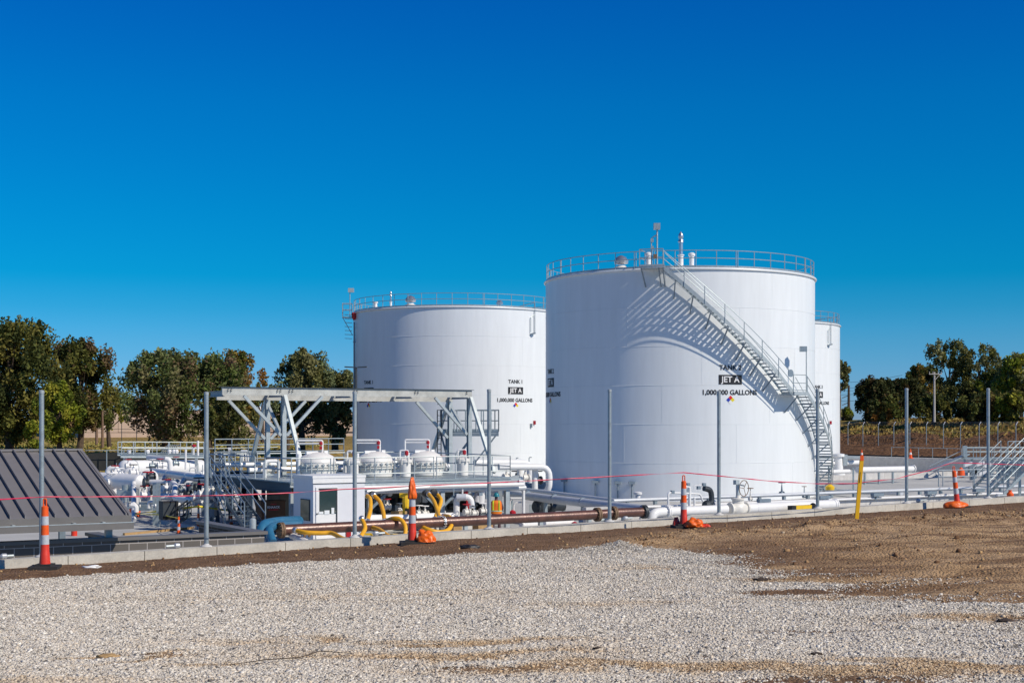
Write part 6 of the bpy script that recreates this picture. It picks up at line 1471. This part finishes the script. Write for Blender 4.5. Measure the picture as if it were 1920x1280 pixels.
tree('shade_tree', 'small yellow green tree in front of the two dark ones at left', tb(112, 840, 134), ht(725, 840, 134), 2.1, 18, YG, n=8000, group=G, seed=3, crown0=.10, leaf=.17)
tree('shade_tree', 'drooping pale green tree leaning over the tan building at left', tb(205, 832, 158), ht(735, 832, 158), 2.2, 10, YG+OL, n=3200, group=G, seed=4, crown0=.35, leaf=.18)
tree('shade_tree', 'yellowish shrub at the foot of the left edge trees', tb(62, 843, 128), ht(795, 843, 128), 1.1, 8, YG, n=2500, group=G, seed=5, crown0=.1, leaf=.14, trunk_r=.08)
tree('shade_tree', 'wide olive tree with reddish leaf tips left of the gantry, left half', tb(310, 838, 132), ht(668, 838, 132), 4.0, 34, RG, n=17000, group=G, seed=6, trunk_r=.33, crown0=.14, leaf=.20)
tree('shade_tree', 'wide olive tree with rusty tips just behind the end of the gantry', tb(392, 838, 134), ht(676, 838, 134), 3.9, 30, RG, n=14000, group=G, seed=7, trunk_r=.3, crown0=.14, leaf=.20)
tree('shade_tree', 'orange tinged tree poking up behind the gantry beam', tb(445, 832, 165), ht(664, 832, 165), 2.8, 16, AU, n=6000, group=G, seed=8, crown0=.3, leaf=.24)
tree('shade_tree', 'low bushy dark tree below the left end of the gantry', tb(430, 840, 126), ht(745, 840, 126), 2.6, 16, OL+DG, n=7000, group=G, seed=9, crown0=.08, leaf=.18)
tree('shade_tree', 'small orange topped tree between two larger ones behind the gantry', tb(492, 832, 180), ht(711, 832, 180), 1.6, 7, AU, n=1800, group=G, seed=10, crown0=.35, leaf=.22)
tree('shade_tree', 'silvery olive tree left of tank 1 with a pointed left top', tb(566, 838, 140), ht(664, 838, 140), 3.1, 26, OL+[(.11,.13,.06)], n=13000, group=G, seed=11, trunk_r=.3, crown0=.16, leaf=.19)
tree('shade_tree', 'round olive tree touching the left edge of tank 1', tb(628, 838, 141), ht(700, 838, 141), 3.0, 26, OL+[(.11,.13,.06)], n=14000, group=G, seed=12, trunk_r=.3, crown0=.14, leaf=.19)
tree('shade_tree', 'dark low tree filling the gap behind the gantry left column', tb(540, 840, 150), ht(760, 840, 150), 2.2, 12, DG, n=3500, group=G, seed=13, crown0=.2, leaf=.18)
G = 'trees on the bank at right'
tree('bank_tree', 'round topped tree just visible past the edge of tank 3', tb(1572, 790, 185), ht(676, 790, 185), 1.5, 9, OL, n=3000, group=G, seed=20, crown0=.52, leaf=.22)
for i, (px, py, ty, Y, sp, nb, pal, lab, n_) in enumerate([
 (1645, 790, 712, 190, 2.6, 20, DK+[(.06,.035,.015)], 'dark russet tree at the left end of the wooded bank', 9000),
 (1690, 790, 715, 196, 3.0, 20, DK, 'very dark tree second from the left of the wooded bank', 9000),
 (1725, 790, 690, 200, 2.9, 20, DK+AU, 'brownish tree directly left of the pale power pole', 8000),
 (1780, 788, 640, 208, 3.3, 15, OL+DG, 'tallest open crowned tree behind the pale power pole', 6000),
 (1835, 787, 655, 205, 3.6, 18, OL+DG, 'tall airy tree with sky showing through, right of the tallest one', 6000),
 (1806, 790, 725, 192, 3.2, 18, DG+DK, 'green lower tree in front of the tall airy pair', 8000),
 (1870, 788, 700, 190, 3.0, 18, YG+DG, 'yellow green tree near the right edge of the wooded bank', 8000),
 (1915, 787, 670, 185, 3.4, 22, OL+YG, 'tree cut by the right edge of the photo', 9000),
 (1945, 787, 690, 190, 3.4, 16, DG, 'dark tree beyond the right edge', 5000),
 (1583, 792, 768, 205, 1.3, 8, YG+OL, 'low green bush right of tank 3 on the bank', 2500),
 (1655, 792, 748, 180, 2.2, 12, DK+AU, 'low russet shrub below the left dark trees', 4500),
 (1750, 791, 745, 182, 2.6, 14, DK+DG, 'dark undergrowth tree at the foot of the pale power pole', 5500),
 (1840, 790, 742, 178, 2.8, 14, DG+DK, 'dark undergrowth tree behind the rightmost post', 5500),
 (1900, 789, 742, 176, 2.6, 14, DG+YG, 'green undergrowth tree at the right edge', 5500)]):
    b0 = tb(px, py, Y); tree('bank_tree', lab, (b0.x, b0.y, min(b0.z, .45)), ht(ty, HY-min(b0.z, .45)*F/Y, Y), sp, nb, pal, n=n_, group=G, seed=30+i, crown0=.02 if ty > 700 else .30, leaf=.24, trunk_r=.2)
# ---------------------------------------------------------------- tan building beyond the trees
t = thing('warehouse', 'long low tan warehouse seen between the trees at left', 'building', at(360, 826, 225))
Yb = 225; a, b_ = at(150, 826, Yb), at(700, 826, Yb+25); d = (b_-a).normalized(); L = (b_-a).length; n_ = Vector((-d.y, d.x, 0))
def bb(x0, x1, y0, y1, z0, z1, m): c0 = a+d*((x0+x1)/2)+n_*((y0+y1)/2); c0.z = (z0+z1)/2; m.obox(c0, d*(x1-x0)/2, n_*(y1-y0)/2, Vector((0,0,(z1-z0)/2)))
m = MB(); bb(0, L, 0, 40, -3.4, -1.75, m)
for k in range(0, int(L), 6): bb(k+.03, min(k+5.97, L), 0, 40, -1.55, 1.85, m)
m.build('wall', 'tan_wall', t, smooth=False)
m = MB(); bb(0, L, .15, 39.8, -1.752, -1.548, m); bb(0, L, .06, 39.9, -1.5, 1.80, m); m.build('recess_band', 'tan_dark', t, smooth=False)  # dark tan joints; the ledge's shadow line is painted into the recess too
m = MB(); bb(0, L, -.06, 40.1, 1.853, 1.98, m); m.build('roof', 'tan_wall', t, smooth=False)
m = MB()
for px in (488, 508, 530): q = at(px, 780, Yb+18); m.lathe(Vector((q.x, q.y, 1.98)), [(.85,0),(.85,.55),(.6,.75),(.05,.8)], 12)
m.build('roof_vent', 'white', t)
# ---------------------------------------------------------------- fences, poles, lamps
F0 = thing('fence_post', 'leftmost angled arm fence post on the bank at right', 'fence post', (0,0,0), 'security fence posts along the bank')
hh = 2.66
m = MB(); m.tube([(0,0,-.3), (0,0,hh-.35)], .045, 8); m.build('post', 'galv', F0)
m = MB(); m.beam((0,0,hh-.36), (.20,0,hh), .10, .06); m.build('barb_arm', 'letter_white', F0, smooth=False)
ords = ['first', 'second', 'third', 'fourth', 'fifth', 'sixth', 'seventh', 'eighth', 'ninth', 'tenth', 'eleventh']
wire_pts = []
for i, px in enumerate((1590, 1618, 1647, 1676, 1706, 1737, 1769, 1801, 1836, 1871, 1905)):
    k = (px-HX)/F; s_ = 110.0; aa = OR+U*s_; tt = (k*aa.y-aa.x)/(V.x-k*V.y)
    z = -2.55; p = W(s_, tt, z); wire_pts.append(p)
    lab = 'angled arm fence post on the bank at right, %s counting from tank 3' % ords[i]
    if i == 0: F0.location = p; F0['label'] = lab; ORG[F0.name] = Vector(p)
    else: copy_tree(F0, p, label=lab)
t = thing('fence_wire', 'thin wire mesh strung between the angled fence posts on the bank', 'fence wire', wire_pts[0])
m = MB()
for h in (.1, .8, 1.5, 2.25): m.tube([p+Vector((0,0,h)) for p in wire_pts], .008, 4)
for dx, h in ((.08, 2.42), (.14, 2.52), (.2, 2.62)): m.tube([p+Vector((dx,0,h)) for p in wire_pts], .008, 4)
m.build('wire', 'galv', t)
B0 = thing('fence_post', 'x', 'fence post', (0,0,0), 'chain link posts behind the left trees')
m = MB(); m.tube([(0,0,0), (0,0,2.7)], .05, 6); m.tube([(0,0,2.7), (.25,0,3.0)], .04, 6); m.build('post', 'dark_steel', B0)
for i, (px, lab) in enumerate(((200, 'dark fence post left of the tan building corner'), (228, 'dark fence post before the middle of the tan building'), (256, 'dark fence post at the edge of the olive tree'), (478, 'dark fence post under the gantry in front of the tan building'), (520, 'dark fence post right of the gantry column in front of the building'))):
    p = at(px, 826, 200)
    if i == 0: B0.location = p; B0['label'] = lab
    else: copy_tree(B0, p, label=lab)
t = thing('fence_wire', 'dark rail of the far chain link fence before the tan building', 'fence wire', at(200, 806, 200)); m = MB(); m.tube([at(180, 804, 200), at(560, 806, 200)], .03, 5); m.tube([at(180, 826, 200), at(560, 828, 200)], .02, 5); m.build('rail', 'dark_steel', t)
def pole(px, py0, py1, Y, r, mt, name, label, arms=(), cat='utility pole'):
    b_ = at(px, py0, Y); h = (py0-py1)/F*Y; t = thing(name, label, cat, b_); m = MB(); m.tube([b_-Vector((0,0,.5)), b_+Vector((0,0,h))], [r*1.15, r*.8], 10); m.build('mast', mt, t)
    for (z, w, dx) in arms: m = MB(); m.beam(b_+Vector((-w/2+dx,-.1,h+z)), b_+Vector((w/2+dx,-.1,h+z)), .09, .09); m.build('cross_arm', mt, t, smooth=False)
    return t, b_, h
t, b_, h = pole(1591.5, 770, 722, 240, .22, 'bark', 'utility_pole', 'dark power pole against the sky right of tank 3')
m = MB()
for k, z in enumerate((-.3, -1.7, -2.9, -4.0)): m.tube([b_+Vector((0,0,h+z)), b_+Vector((-1.1,0,h+z-.45))], .06, 6)
m.build('insulator_arm', 'bark', t)
t = thing('power_lines', 'thin power lines crossing the sky between tank 3 and the wooded bank', 'power lines', at(1590, 730, 240))
m = MB()
for (y0, y1) in ((713, 703), (722, 716), (727, 722), (737, 724), (748, 738)):
    A_, B_ = at(1540, y0+3, 245), at(1692, y1, 230); m.tube([A_.lerp(B_, q/10)-Vector((0,0,math.sin(pi*q/10)*.5)) for q in range(11)], .025, 4)
m.build('wire', 'dark_steel', t)
t, b_, h = pole(1752, 783, 697, 165, .12, 'pole_pale', 'utility_pole', 'pale wooden power pole with a crossarm before the bank trees', arms=((-.25, 1.5, .1),))
m = MB()
for dx in (-.6, -.2, .4, .8): m.tube([b_+Vector((dx,-.1,h-.2)), b_+Vector((dx,-.1,h+.05))], .04, 6)
m.beam(b_+Vector((0,-.1,h-1.0)), b_+Vector((.6,-.1,h-.3)), .06, .06); m.build('insulator', 'pole_pale', t)
pole(192, 832, 770, 150, .13, 'pole_wood', 'timber_pole', 'reddish timber pole beside the dark tree at left')
pole(181, 830, 745, 170, .16, 'pole_wood', 'timber_pole', 'dark tree trunk like pole at the edge of the second tree')
pole(485, 838, 770, 160, .10, 'pole_wood', 'timber_pole', 'reddish pole seen through the gantry legs')
t, b_, h = pole(667, 840, 688, 92, .11, 'dark_steel', 'street_lamp', 'dark double headed street lamp rising beside the left edge of tank 1', cat='street lamp')
for k in (-1, 1):
    m = MB(); c0 = b_+Vector((k*.42, 0, h+.0)); m.obox(c0, Vector((.30,0,.015*k)), Vector((0,.12,0)), Vector((0,0,.035))); m.build('lamp_head', 'dark_steel', t, smooth=False)
m = MB(); m.tube([b_-Vector((0,0,2.6)), b_], .11, 10); m.build('lower_mast', 'dark_steel', t)
t = thing('radio_mast', 'thin faint mast on the horizon left of the olive tree', 'mast', at(230, 790, 400)); m = MB(); m.tube([at(230, 790, 400), at(230, 733, 400)], .10, 5); m.build('mast', 'galv', t)
t = thing('notice_board', 'small white notice signs hanging on the far fence left of the gantry', 'sign', at(432, 843, 104)); m = MB(); m.obox(at(431, 841, 104), Vector((.13,0,0)), Vector((0,.01,0)), Vector((0,0,.10))); m.obox(at(430, 849, 104), Vector((.07,0,0)), Vector((0,.01,0)), Vector((0,0,.16))); m.build('board', 'letter_white', t, smooth=False)
t = thing('silt_fence', 'black silt cloth at the foot of the bare bank at right', 'silt fence', W(95.6, 85, -3.9)); m = MB(); m.sbox(95.9, 95.95, 62, 101, -3.9, -3.36); m.build('cloth', 'black', t, smooth=False)
